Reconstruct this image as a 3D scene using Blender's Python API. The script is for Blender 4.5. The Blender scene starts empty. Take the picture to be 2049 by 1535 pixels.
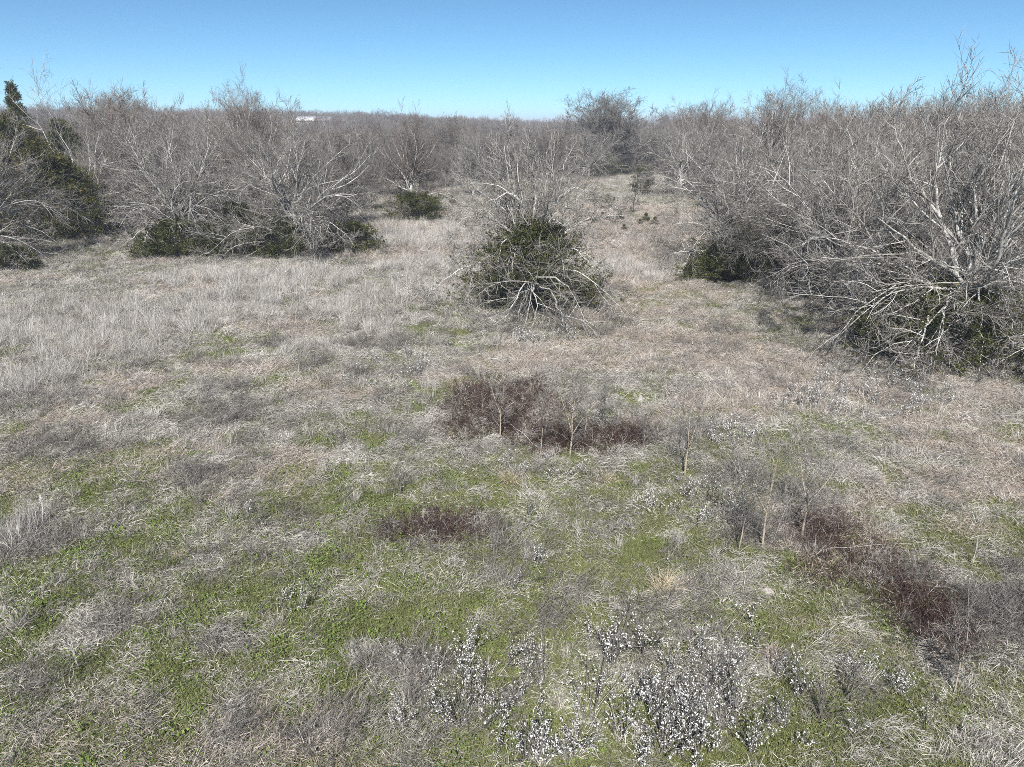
import bpy, math, numpy as np
from mathutils import Vector

# ------------------------------------------------------------------ camera, sky, sun
S = bpy.context.scene
COL = S.collection
H = 8.0                                   # drone altitude (m)
PITCH = math.radians(20)
F = 1421.0                                # focal length in photo pixels (2049 wide)
cam = bpy.data.cameras.new('camera')
cam.sensor_width = 36.0
cam.lens = 36.0 * F / 2049
cam.clip_start = 0.1
cam.clip_end = 6000
camo = bpy.data.objects.new('camera', cam)
COL.objects.link(camo)
camo.location = (0, 0, H)
camo.rotation_euler = (math.pi / 2 - PITCH, 0, 0)
S.camera = camo

SUN_EL, SUN_AZ = math.radians(44.5), math.radians(6.5)   # shadows fall away from the camera, a little right
W = bpy.data.worlds.new('World')
S.world = W
W.use_nodes = True
wn = W.node_tree
sky = wn.nodes.new('ShaderNodeTexSky')
sky.sky_type = 'NISHITA'
sky.sun_disc = False
sky.sun_elevation = SUN_EL
sky.sun_rotation = math.pi + SUN_AZ
sky.altitude = 200
sky.air_density = 0.5
sky.dust_density = 0.0
sky.ozone_density = 8.0
bg = wn.nodes['Background']
bg.inputs['Strength'].default_value = 0.074
wb = wn.nodes.new('ShaderNodeMix')          # camera white balance: a touch more green in the blue
wb.data_type = 'RGBA'
wb.blend_type = 'MULTIPLY'
wb.inputs[0].default_value = 1.0
wb.inputs[7].default_value = (0.93, 1.15, 0.97, 1.0)
wn.links.new(sky.outputs['Color'], wb.inputs[6])
wn.links.new(wb.outputs[2], bg.inputs['Color'])
sl = bpy.data.lights.new('sun', 'SUN')
sl.energy = 4.9
sl.angle = math.radians(0.53)
sl.color = (1.0, 0.965, 0.915)
so = bpy.data.objects.new('sun', sl)
COL.objects.link(so)
SDIR = Vector((math.sin(SUN_AZ) * math.cos(SUN_EL), math.cos(SUN_AZ) * math.cos(SUN_EL), -math.sin(SUN_EL)))
so.rotation_euler = SDIR.to_track_quat('-Z', 'Y').to_euler()
so.location = (-3, -30, 40)
S.view_settings.view_transform = 'Standard'
S.view_settings.look = 'None'
S.view_settings.gamma = 1
S.view_settings.use_curve_mapping = False
S.view_settings.exposure = 0.87
S.cycles.max_bounces = 4
S.cycles.diffuse_bounces = 2
S.cycles.glossy_bounces = 1
S.cycles.use_denoising = False
S.cycles.use_adaptive_sampling = False
S.cycles.filter_width = 0.85
S.cycles.caustics_reflective = False
S.cycles.caustics_refractive = False

# ------------------------------------------------------------------ helpers
rng = np.random.default_rng(7)
cP, sP = math.cos(PITCH), math.sin(PITCH)


def ray(px, py):
    u = (px - 1024.5) / F
    v = (767.5 - py) / F
    return u, cP + v * sP, -sP + v * cP


def gp(px, py, z=0.0):
    """the ground point seen at a photo pixel"""
    u, dy, dz = ray(px, py)
    t = (H - z) / -dz
    return np.array([u * t, dy * t, z])


def at(px, Y):
    """x, y of a thing standing at distance Y in the column px"""
    u, dy, dz = ray(px, 300)
    return u * Y / dy, Y


_perm = rng.random((64, 256, 256)).astype(np.float32)


def vnoise(x, y, seed):
    g = _perm[seed % 64]
    xi = np.floor(x).astype(int)
    yi = np.floor(y).astype(int)
    fx = x - xi
    fy = y - yi
    fx = fx * fx * (3 - 2 * fx)
    fy = fy * fy * (3 - 2 * fy)
    a = g[xi & 255, yi & 255]
    b = g[(xi + 1) & 255, yi & 255]
    c = g[xi & 255, (yi + 1) & 255]
    d = g[(xi + 1) & 255, (yi + 1) & 255]
    return (a * (1 - fx) + b * fx) * (1 - fy) + (c * (1 - fx) + d * fx) * fy


def fbm(x, y, size, seed, octv=4):
    x = np.asarray(x, float) / size
    y = np.asarray(y, float) / size
    s = 0
    a = 0.5
    n = 0
    for o in range(octv):
        s = s + a * vnoise(x + 17.3 * o, y - 9.1 * o, seed + o)
        n += a
        a *= 0.55
        x = x * 2.03
        y = y * 2.03
    return s / n


def sstep(a, b, x):
    t = np.clip((x - a) / (b - a), 0, 1)
    return t * t * (3 - 2 * t)


def ground_z(x, y):
    x = np.asarray(x, float)
    y = np.asarray(y, float)
    z = (fbm(x, y, 3.0, 40, 3) - 0.5) * 0.22 + (fbm(x, y, 18.0, 44, 2) - 0.5) * 0.35
    z = z * np.clip(y / 4, 0.3, 1)
    d = np.hypot(x, y)
    z = z + 6.5 * sstep(170, 420, d) * sstep(40, -140, x - 0.02 * d) - 2.0 * sstep(160, 500, d) * sstep(-40, 150, x)
    z = z + (fbm(x, y, 160, 48, 2) - 0.5) * 3.0 * sstep(150, 330, d)
    return z


def nrm(v):
    return v / np.maximum(np.linalg.norm(v, axis=-1, keepdims=True), 1e-9)


def make_mesh(name, verts, faces, mat, val=None, smooth=False):
    """faces: list of int arrays (n, 3) or (n, 4)"""
    me = bpy.data.meshes.new(name)
    verts = np.asarray(verts, np.float32)
    faces = [np.asarray(f, np.int32) for f in faces if len(f)]
    loops = np.concatenate([f.ravel() for f in faces])
    sizes = np.concatenate([np.full(len(f), f.shape[1], np.int32) for f in faces])
    starts = np.concatenate([[0], np.cumsum(sizes)[:-1]]).astype(np.int32)
    me.vertices.add(len(verts))
    me.vertices.foreach_set('co', verts.ravel())
    me.loops.add(len(loops))
    me.loops.foreach_set('vertex_index', loops)
    me.polygons.add(len(sizes))
    me.polygons.foreach_set('loop_start', starts)
    if smooth:
        me.polygons.foreach_set('use_smooth', np.ones(len(sizes), bool))
    me.update(calc_edges=True)
    if val is not None:
        a = me.attributes.new('v', 'FLOAT', 'POINT')
        a.data.foreach_set('value', np.asarray(val, np.float32))
    if mat:
        me.materials.append(mat)
    return me


def obj(name, me, parent=None, loc=None):
    o = bpy.data.objects.new(name, me)
    COL.objects.link(o)
    if parent is not None:
        o.parent = parent
    if loc is not None:
        o.location = loc
    return o


def tag(o, label=None, cat=None, group=None, kind=None):
    if label:
        o['label'] = label
    if cat:
        o['category'] = cat
    if group:
        o['group'] = group
    if kind:
        o['kind'] = kind
    return o


def thing(name, label, cat, loc, rz=0.0, sc=1.0, group=None):
    o = obj(name, None, loc=loc)
    o.rotation_euler = (0, 0, rz)
    o.scale = (sc, sc, sc) if np.isscalar(sc) else sc
    return tag(o, label, cat, group)


def copy_thing(src, loc, rz=0.0, sc=1.0, label=None, group=None):
    r = src.copy()
    COL.objects.link(r)
    r.location = loc
    r.rotation_euler = (0, 0, rz)
    r.scale = (sc, sc, sc) if np.isscalar(sc) else sc
    if label:
        r['label'] = label
    if group:
        r['group'] = group
    for ch in list(src.children):
        c = ch.copy()
        COL.objects.link(c)
        c.parent = r
    return r


class Geo:
    """collects vertices / faces / a random value per piece"""

    def __init__(self):
        self.v, self.f, self.a, self.n = [], [], [], 0

    def add(self, v, faces, a):
        v = np.asarray(v)
        for f in faces:
            self.f.append(np.asarray(f) + self.n)
        self.v.append(v)
        self.a.append(np.broadcast_to(a, (len(v),)) if np.ndim(a) == 0 else a)
        self.n += len(v)

    def mesh(self, name, mat, smooth=False):
        return make_mesh(name, np.concatenate(self.v), self.f, mat, np.concatenate(self.a), smooth)

    def tubes(self, pts, rad, sides, val=None, tip=False):
        """pts (N,K,3), rad (N,K)"""
        N, K, _ = pts.shape
        if N == 0:
            return
        t = np.gradient(pts, axis=1)
        t = nrm(t)
        ref = np.where(np.abs(t[..., 2:3]) > 0.9, np.array([1., 0, 0]), np.array([0., 0, 1.]))
        u = nrm(np.cross(t, ref))
        w = np.cross(t, u)
        ang = np.arange(sides) * 2 * math.pi / sides
        ring = u[:, :, None, :] * np.cos(ang)[None, None, :, None] + w[:, :, None, :] * np.sin(ang)[None, None, :, None]
        v = pts[:, :, None, :] + ring * rad[:, :, None, None]
        if tip:
            nv = (K - 1) * sides + 1
            v = np.concatenate([v[:, :-1].reshape(N, -1, 3), pts[:, -1:]], 1)
            s = np.arange(sides)[None, None, :]
            s2 = (s + 1) % sides
            base = (np.arange(N) * nv)[:, None, None]
            k = (np.arange(K - 2) * sides)[None, :, None]
            q = np.stack([base + k + s, base + k + s2, base + k + sides + s2, base + k + sides + s], -1).reshape(-1, 4)
            kk = (K - 2) * sides
            t3 = np.stack([base + kk + s, base + kk + s2, base + nv - 1 + 0 * s], -1).reshape(-1, 3)
            if val is None:
                val = rng.random(N)
            self.add(v.reshape(-1, 3), [q, t3], np.repeat(val, nv))
            return
        base = (np.arange(N) * K * sides)[:, None, None]
        k = (np.arange(K - 1) * sides)[None, :, None]
        s = np.arange(sides)[None, None, :]
        s2 = (s + 1) % sides
        q = np.stack([base + k + s, base + k + s2, base + k + sides + s2, base + k + sides + s], -1).reshape(-1, 4)
        if val is None:
            val = rng.random(N)
        self.add(v.reshape(-1, 3), [q], np.repeat(val, K * sides))

    def blades(self, base, d, length, width, droop, val=None, bend=0.5):
        """flat tapering blades: quad + triangle"""
        N = len(base)
        d = nrm(d)
        side = nrm(np.cross(d, nrm(rng.normal(size=(N, 3)))))
        L = length[:, None]
        mid = base + d * L * bend + np.array([0, 0, -1.]) * (droop * length * 0.25)[:, None]
        tip = base + d * L + np.array([0, 0, -1.]) * (droop * length)[:, None]
        tip[:, 2] = np.maximum(tip[:, 2], 0.004)
        w = side * (width / 2)[:, None]
        v = np.stack([base - w, base + w, mid + w * 0.85, mid - w * 0.85, tip], 1)
        b = (np.arange(N) * 5)[:, None]
        q = b + np.array([[0, 1, 2, 3]])
        tr = b + np.array([[3, 2, 4]])
        if val is None:
            val = rng.random(N)
        self.add(v.reshape(-1, 3), [q, tr], np.repeat(val, 5))

    def leaves(self, pos, d, size, wid, val=None, fold=0.35):
        """folded diamond leaves: two triangles on a midrib"""
        N = len(pos)
        d = nrm(d)
        s = nrm(np.cross(d, nrm(rng.normal(size=(N, 3)))))
        n = np.cross(d, s)
        L = size[:, None]
        Wd = (size * wid)[:, None]
        a = pos
        tip = pos + d * L
        l = pos + d * L * 0.45 + s * Wd * 0.5 + n * Wd * fold
        r = pos + d * L * 0.45 - s * Wd * 0.5 + n * Wd * fold
        v = np.stack([a, l, tip, r], 1).reshape(-1, 3)
        b = (np.arange(N) * 4)[:, None]
        if val is None:
            val = rng.random(N)
        self.add(v, [b + np.array([[0, 2, 1]]), b + np.array([[0, 3, 2]])], np.repeat(val, 4))


# ------------------------------------------------------------------ materials
def lin(c):
    return tuple(c) + (1.0,)


def mat_ramp(name, stops, noise=0.0, nscale=0.6, w_attr=0.6, w_rand=0.4, rough=0.9, spec=0.15, transl=0.0, gain=None):
    """colour ramp driven by a random value per piece, per object and slow world noise"""
    m = bpy.data.materials.new(name)
    m.use_nodes = True
    nt = m.node_tree
    nt.nodes.clear()
    N = nt.nodes.new
    L = nt.links.new
    at_ = N('ShaderNodeAttribute')
    at_.attribute_name = 'v'
    oi = N('ShaderNodeObjectInfo')
    m1 = N('ShaderNodeMath')
    m1.operation = 'MULTIPLY'
    m1.inputs[1].default_value = w_attr
    L(at_.outputs['Fac'], m1.inputs[0])
    m2 = N('ShaderNodeMath')
    m2.operation = 'MULTIPLY_ADD'
    m2.inputs[1].default_value = w_rand
    L(oi.outputs['Random'], m2.inputs[0])
    L(m1.outputs[0], m2.inputs[2])
    last = m2
    if noise:
        geo = N('ShaderNodeNewGeometry')
        nz = N('ShaderNodeTexNoise')
        nz.inputs['Scale'].default_value = nscale
        nz.inputs['Detail'].default_value = 3
        L(geo.outputs['Position'], nz.inputs['Vector'])
        m3 = N('ShaderNodeMath')
        m3.operation = 'MULTIPLY_ADD'
        m3.inputs[1].default_value = noise * 2
        m3.inputs[2].default_value = -noise
        L(nz.outputs['Fac'], m3.inputs[0])
        m4 = N('ShaderNodeMath')
        m4.operation = 'ADD'
        L(m2.outputs[0], m4.inputs[0])
        L(m3.outputs[0], m4.inputs[1])
        last = m4
    cr = N('ShaderNodeValToRGB')
    el = cr.color_ramp.elements
    while len(el) < len(stops):
        el.new(0.5)
    for e, (p, c) in zip(el, stops):
        e.position = p
        e.color = lin(c)
    L(last.outputs[0], cr.inputs['Fac'])
    b = N('ShaderNodeBsdfPrincipled')
    b.inputs['Roughness'].default_value = rough
    b.inputs['Specular IOR Level'].default_value = spec
    L(cr.outputs['Color'], b.inputs['Base Color'])
    out = N('ShaderNodeOutputMaterial')
    if transl:
        tb = N('ShaderNodeBsdfTranslucent')
        L(cr.outputs['Color'], tb.inputs['Color'])
        mx = N('ShaderNodeMixShader')
        mx.inputs[0].default_value = transl
        L(b.outputs[0], mx.inputs[1])
        L(tb.outputs[0], mx.inputs[2])
        L(mx.outputs[0], out.inputs['Surface'])
    else:
        L(b.outputs[0], out.inputs['Surface'])
    return m


def mat_bark(name, light, dark, scale=9.0, lo=0.40, hi=0.62, bump=0.4):
    """lichen-blotched bark: pale plates over darker grey"""
    m = bpy.data.materials.new(name)
    m.use_nodes = True
    nt = m.node_tree
    N = nt.nodes.new
    L = nt.links.new
    b = nt.nodes['Principled BSDF']
    b.inputs['Roughness'].default_value = 0.9
    b.inputs['Specular IOR Level'].default_value = 0.15
    tc = N('ShaderNodeTexCoord')
    nz = N('ShaderNodeTexNoise')
    nz.inputs['Scale'].default_value = scale
    nz.inputs['Detail'].default_value = 5
    nz.inputs['Roughness'].default_value = 0.65
    L(tc.outputs['Object'], nz.inputs['Vector'])
    cr = N('ShaderNodeValToRGB')
    cr.color_ramp.elements[0].position = lo
    cr.color_ramp.elements[0].color = lin(dark)
    cr.color_ramp.elements[1].position = hi
    cr.color_ramp.elements[1].color = lin(light)
    L(nz.outputs['Fac'], cr.inputs['Fac'])
    L(cr.outputs['Color'], b.inputs['Base Color'])
    bp = N('ShaderNodeBump')
    bp.inputs['Strength'].default_value = bump
    bp.inputs['Distance'].default_value = 0.01
    L(nz.outputs['Fac'], bp.inputs['Height'])
    L(bp.outputs[0], b.inputs['Normal'])
    return m


M_BARK = mat_bark('pale_lichen_bark', (0.56, 0.55, 0.52), (0.18, 0.167, 0.15), lo=0.38, hi=0.60)
M_BARK_DK = mat_bark('grey_bark', (0.30, 0.285, 0.265), (0.09, 0.08, 0.072))
M_TWIG = mat_ramp('grey_twig', [(0.0, (0.075, 0.065, 0.058)), (0.35, (0.155, 0.141, 0.127)), (0.7, (0.29, 0.272, 0.25)), (1.0, (0.58, 0.565, 0.535))], w_attr=1.0, w_rand=0.0)
M_TWIG_FAR = mat_ramp('woodland_twig', [(0.0, (0.070, 0.063, 0.057)), (0.5, (0.152, 0.140, 0.128)), (1.0, (0.27, 0.255, 0.238))], w_attr=0.6, w_rand=0.4)
M_MASS = mat_ramp('merged_crown_twig', [(0.0, (0.120, 0.111, 0.108)), (0.5, (0.175, 0.163, 0.157)), (1.0, (0.23, 0.216, 0.208))], w_attr=0.25, w_rand=0.75)
M_TWIG_RED = mat_ramp('reddish_budding_twig', [(0.0, (0.080, 0.067, 0.060)), (0.5, (0.175, 0.150, 0.136)), (1.0, (0.31, 0.275, 0.25))], w_attr=0.8, w_rand=0.2)
M_CEDAR = mat_ramp('cedar_foliage', [(0.0, (0.020, 0.025, 0.011)), (0.4, (0.054, 0.061, 0.022)), (0.8, (0.112, 0.116, 0.040)), (1.0, (0.18, 0.13, 0.05))], noise=0.25, nscale=1.6, w_attr=0.8, w_rand=0.1, rough=0.8)
M_CEDAR_BR = mat_ramp('bronzed_cedar_foliage', [(0.0, (0.022, 0.029, 0.012)), (0.45, (0.052, 0.058, 0.020)), (0.75, (0.11, 0.09, 0.030)), (1.0, (0.20, 0.115, 0.04))], noise=0.4, nscale=0.8, w_attr=0.7, w_rand=0.2, rough=0.8)
M_DRY = mat_ramp('dry_grass', [(0.0, (0.075, 0.067, 0.058)), (0.3, (0.23, 0.214, 0.19)), (0.6, (0.44, 0.414, 0.372)), (0.85, (0.61, 0.572, 0.52)), (1.0, (0.78, 0.755, 0.71))], noise=0.5, nscale=0.7, w_attr=0.7, w_rand=0.25, transl=0.1)
M_TALL = mat_ramp('tall_pale_dead_grass', [(0.0, (0.16, 0.145, 0.13)), (0.3, (0.34, 0.315, 0.29)), (0.65, (0.52, 0.49, 0.455)), (1.0, (0.72, 0.695, 0.66))], noise=0.3, nscale=0.8, w_attr=0.6, w_rand=0.35, transl=0.1)
M_CLUMP = mat_ramp('combed_grass', [(0.0, (0.09, 0.08, 0.07)), (0.25, (0.22, 0.205, 0.185)), (0.55, (0.42, 0.395, 0.36)), (0.8, (0.58, 0.545, 0.50)), (1.0, (0.74, 0.715, 0.68))], noise=0.2, nscale=0.9, w_attr=0.5, w_rand=0.45, transl=0.1)
M_PINK = mat_ramp('pinkish_dry_grass', [(0.0, (0.15, 0.122, 0.105)), (0.4, (0.35, 0.30, 0.262)), (0.8, (0.54, 0.47, 0.41)), (1.0, (0.66, 0.60, 0.53))], noise=0.2, nscale=0.5, w_attr=0.7, w_rand=0.25, transl=0.1)
M_GREEN = mat_ramp('short_green_grass', [(0.0, (0.080, 0.088, 0.040)), (0.4, (0.175, 0.195, 0.080)), (0.75, (0.260, 0.278, 0.120)), (1.0, (0.42, 0.40, 0.24))], noise=0.25, nscale=0.5, w_attr=0.6, w_rand=0.3, transl=0.2)
M_FORB = mat_ramp('green_forb_leaf', [(0.0, (0.07, 0.10, 0.025)), (0.6, (0.15, 0.215, 0.045)), (1.0, (0.24, 0.31, 0.08))], w_attr=0.7, w_rand=0.3, transl=0.2)
M_WEED = mat_ramp('dark_dead_weed', [(0.0, (0.05, 0.044, 0.04)), (0.5, (0.14, 0.128, 0.118)), (1.0, (0.36, 0.34, 0.315))], noise=0.2, nscale=0.7, w_attr=0.7, w_rand=0.3)
M_MAROON = mat_ramp('maroon_bramble_cane', [(0.0, (0.028, 0.017, 0.016)), (0.4, (0.060, 0.036, 0.031)), (0.65, (0.105, 0.068, 0.058)), (0.78, (0.20, 0.165, 0.15)), (1.0, (0.42, 0.39, 0.36))], w_attr=1.0, w_rand=0.0)
M_WHITE = mat_ramp('white_dead_leaf', [(0.0, (0.20, 0.19, 0.18)), (0.3, (0.46, 0.45, 0.43)), (0.65, (0.68, 0.67, 0.65)), (1.0, (0.80, 0.80, 0.78))], w_attr=0.9, w_rand=0.1, rough=0.7)
M_DKSTEM = mat_ramp('dark_stem', [(0.0, (0.045, 0.04, 0.036)), (0.6, (0.13, 0.12, 0.11)), (1.0, (0.26, 0.245, 0.23))], w_attr=1.0, w_rand=0.0)
M_TAN = mat_bark('tan_bark', (0.40, 0.34, 0.26), (0.20, 0.17, 0.135), scale=14, lo=0.3, hi=0.6, bump=0.2)
M_STRAW = mat_ramp('straw_clump', [(0.0, (0.20, 0.155, 0.10)), (0.5, (0.44, 0.37, 0.26)), (1.0, (0.62, 0.55, 0.43))], w_attr=1.0, w_rand=0.0)
M_OAK = mat_ramp('rust_oak_leaf', [(0.0, (0.10, 0.045, 0.028)), (1.0, (0.24, 0.11, 0.065))], w_attr=1.0, w_rand=0.0)
M_STALK = mat_ramp('bleached_stalk', [(0.0, (0.42, 0.40, 0.37)), (1.0, (0.66, 0.64, 0.60))], w_attr=1.0, w_rand=0.0)
M_SOIL = mat_bark('grey_mound_soil', (0.36, 0.335, 0.32), (0.24, 0.215, 0.20), scale=20)


def mat_plain(name, c, rough=0.7):
    m = bpy.data.materials.new(name)
    m.use_nodes = True
    nt = m.node_tree
    b = nt.nodes['Principled BSDF']
    b.inputs['Roughness'].default_value = rough
    nz = nt.nodes.new('ShaderNodeTexNoise')
    nz.inputs['Scale'].default_value = 3.0
    nz.inputs['Detail'].default_value = 6
    mx = nt.nodes.new('ShaderNodeMix')
    mx.data_type = 'RGBA'
    mx.inputs[6].default_value = lin([k * 0.82 for k in c])
    mx.inputs[7].default_value = lin([min(1, k * 1.1) for k in c])
    nt.links.new(nz.outputs['Fac'], mx.inputs[0])
    nt.links.new(mx.outputs[2], b.inputs['Base Color'])
    return m


# ------------------------------------------------------------------ what grows where in the field
def px_of(x, y, z=0.0):
    """photo pixel of a ground point (for describing the patches of the field)"""
    dx, dy, dz = x, y, z - H
    dep = dy * cP - dz * sP
    up = dy * sP + dz * cP
    return 1024.5 + F * dx / dep, 767.5 - F * up / dep


def blob(x, y, cx, cy, rx, ry, rough=0.6, seed=3):
    """soft patch round the ground point seen at (cx, cy); half-sizes in metres across / along the view"""
    c = gp(cx, cy)
    d = np.sqrt(((x - c[0]) / rx) ** 2 + ((y - c[1]) / ry) ** 2)
    d = d + (fbm(x, y, 0.9, seed, 3) - 0.5) * 2 * rough
    return sstep(1.25, 0.6, d)


GREEN_B = [(420, 700, 1.3, 1.5), (330, 720, 1.0, 1.2), (450, 690, 1.0, 1.5), (650, 960, 1.1, .9), (500, 1000, 1.6, 1.2), (250, 980, 1.4, 1.2), (100, 1180, 1.3, 1.0),
           (700, 1060, 1.5, .8), (400, 1180, 1.6, .8), (1050, 1230, 1.5, .8), (1000, 1300, 1.2, .5), (1180, 1140, 1.3, .7), (1000, 1130, 1.0, .8), (1250, 1350, 1.2, .6),
           (200, 1330, 1.2, .6), (400, 1450, 1.5, .6), (800, 1100, 1.2, .7), (700, 1250, 1.3, .6), (1280, 810, .8, 1.0), (1450, 1000, 1.5, .9), (1600, 640, 2.0, 2.2), (1560, 650, 1.4, 2),
           (1890, 1110, .9, .5), (1960, 1210, .9, .5), (1560, 1260, 1.2, .6), (1400, 1180, 1.3, .6), (1700, 1500, 1.3, .5), (1980, 1400, .8, .5), (100, 1480, 1.5, .5), (640, 1480, 1.5, .5),
           (880, 660, 1.8, 1.6), (1340, 580, 2.0, 3.0), (1300, 400, 5, 5), (1310, 440, 4, 4), (950, 660, 1.5, 1.2), (1160, 400, 4, 5), (150, 500, 4, 3), (150, 620, 4, 1.0), (1050, 960, 1.6, .8),
           (850, 900, 1.2, .8), (700, 850, 1.0, .8), (620, 880, .8, .7), (930, 1200, 1.0, .6)]
DARK_B = [(100, 800, 1.6, 1.1), (430, 800, .8, .9), (470, 820, 1.0, .9), (60, 900, 1.2, .6), (400, 850, .9, .6), (380, 960, .8, .6), (260, 1210, .9, .5), (470, 1000, .7, .5), (150, 900, .7, .4), (880, 1060, 1.2, .55), (860, 1080, 1.0, .4), (950, 1050, .6, .3),
          (60, 1080, .9, .9), (60, 1350, .9, .5), (560, 1480, 1.1, .5), (800, 1440, .8, .5), (850, 1330, .8, .4), (700, 760, .9, .8), (560, 680, 1.0, .9), (820, 740, 1.0, .9), (740, 690, 1.4, .9), (1380, 870, .9, .6), (1320, 890, .6, .5), (1480, 960, .8, .6),
          (1600, 1000, .9, .6), (1530, 1060, .9, .5), (2020, 1250, .9, .8), (1950, 1280, .7, .6), (2030, 1150, .6, .4), (1420, 690, 1.5, 1.0), (1500, 1330, .6, .4), (1800, 1150, .7, .4), (1840, 1250, .5, .4), (480, 1300, .7, .3), (960, 1430, .5, .3)]
TALL_B = [(90, 640, 5, 3.2), (300, 640, 4.5, 3.0), (150, 700, 4, 2.2), (480, 600, 3, 2.5), (60, 760, 2.6, 1.6), (700, 620, 2.5, 2.0), (800, 590, 3, 2), (620, 560, 3, 2.4), (420, 560, 4, 2), (30, 1060, .8, 1.0), (760, 650, 2, 1.5), (860, 540, 3, 3), (640, 700, 1.4, 1.0),
          (1250, 540, 4, 3), (780, 480, 6, 6)]
PINK_B = [(1300, 680, 4, 2.4), (1480, 720, 3, 2), (1200, 700, 3, 2), (1620, 790, 3, 1.4), (1280, 560, 4, 2.4), (1330, 570, 3, 2.5), (1250, 430, 7, 10), (1290, 480, 6, 6), (1230, 500, 5, 5), (1250, 620, 3, 2), (1900, 880, 2, 1.2), (1990, 980, 1.5, 1), (1850, 960, 1.4, .7), (1080, 720, 2.6, 1.4), (1290, 860, .6, .5),
          (800, 500, 5, 4), (760, 460, 5, 5), (1930, 1060, 1, .6), (1720, 1010, 1.1, .5), (1660, 1260, .6, .3), (1740, 1290, .6, .25), (1440, 830, 2, 1), (470, 740, 1.6, 1.0), (330, 660, 2.2, 1.0)]


def blobs(x, y, lst, seed, base=0.0):
    m = np.zeros(np.shape(x)) + base
    for i, b in enumerate(lst):
        m = np.maximum(m, blob(x, y, *b, seed=seed + i % 5))
    return m


MAROON_B = [(1005, 815, 1.8, 2.4), (1165, 886, 1.7, .85), (1090, 865, 1.0, .9), (885, 1060, 1.1, .6), (1640, 1060, .8, .6), (1885, 1270, .5, .4), (1835, 1205, .6, .45)]


def fields(x, y):
    d = np.hypot(x, y)
    px, py = px_of(x, y)
    g0 = .5 * fbm(x, y, 2.6, 10, 4) + .5 * fbm(x, y, .75, 14, 3)
    near = sstep(22.0, 10.0, y)
    right = sstep(1500, 1900, px)
    thr = 0.525 - 0.125 * near + 0.07 * right
    g = sstep(thr - 0.08, thr + 0.10, g0) * (0.5 + 0.5 * near)
    g = np.maximum(g, 0.95 * blobs(x, y, GREEN_B, 12) * sstep(.36, .58, fbm(x, y, .6, 22, 3)))
    dk = 0.95 * blobs(x, y, DARK_B, 18) * sstep(.30, .50, fbm(x, y, .55, 27, 3))
    d0 = fbm(x, y, 1.7, 25, 4)
    dk = np.maximum(dk, sstep(0.63, 0.74, d0) * 0.35 * sstep(40, 25, y))
    tall = blobs(x, y, TALL_B, 30)
    pink = np.maximum(blobs(x, y, PINK_B, 35), 0.8 * sstep(0.57, 0.70, fbm(x, y, 3.2, 52, 3)))
    g = np.maximum(g, (.34 * near + .08) * sstep(.30, .62, fbm(x, y, .45, 33, 3)) * (1 - .6 * right))
    g = g * (1 - 0.75 * dk) * (1 - 0.6 * tall)
    return g, dk, tall, pink


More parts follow.
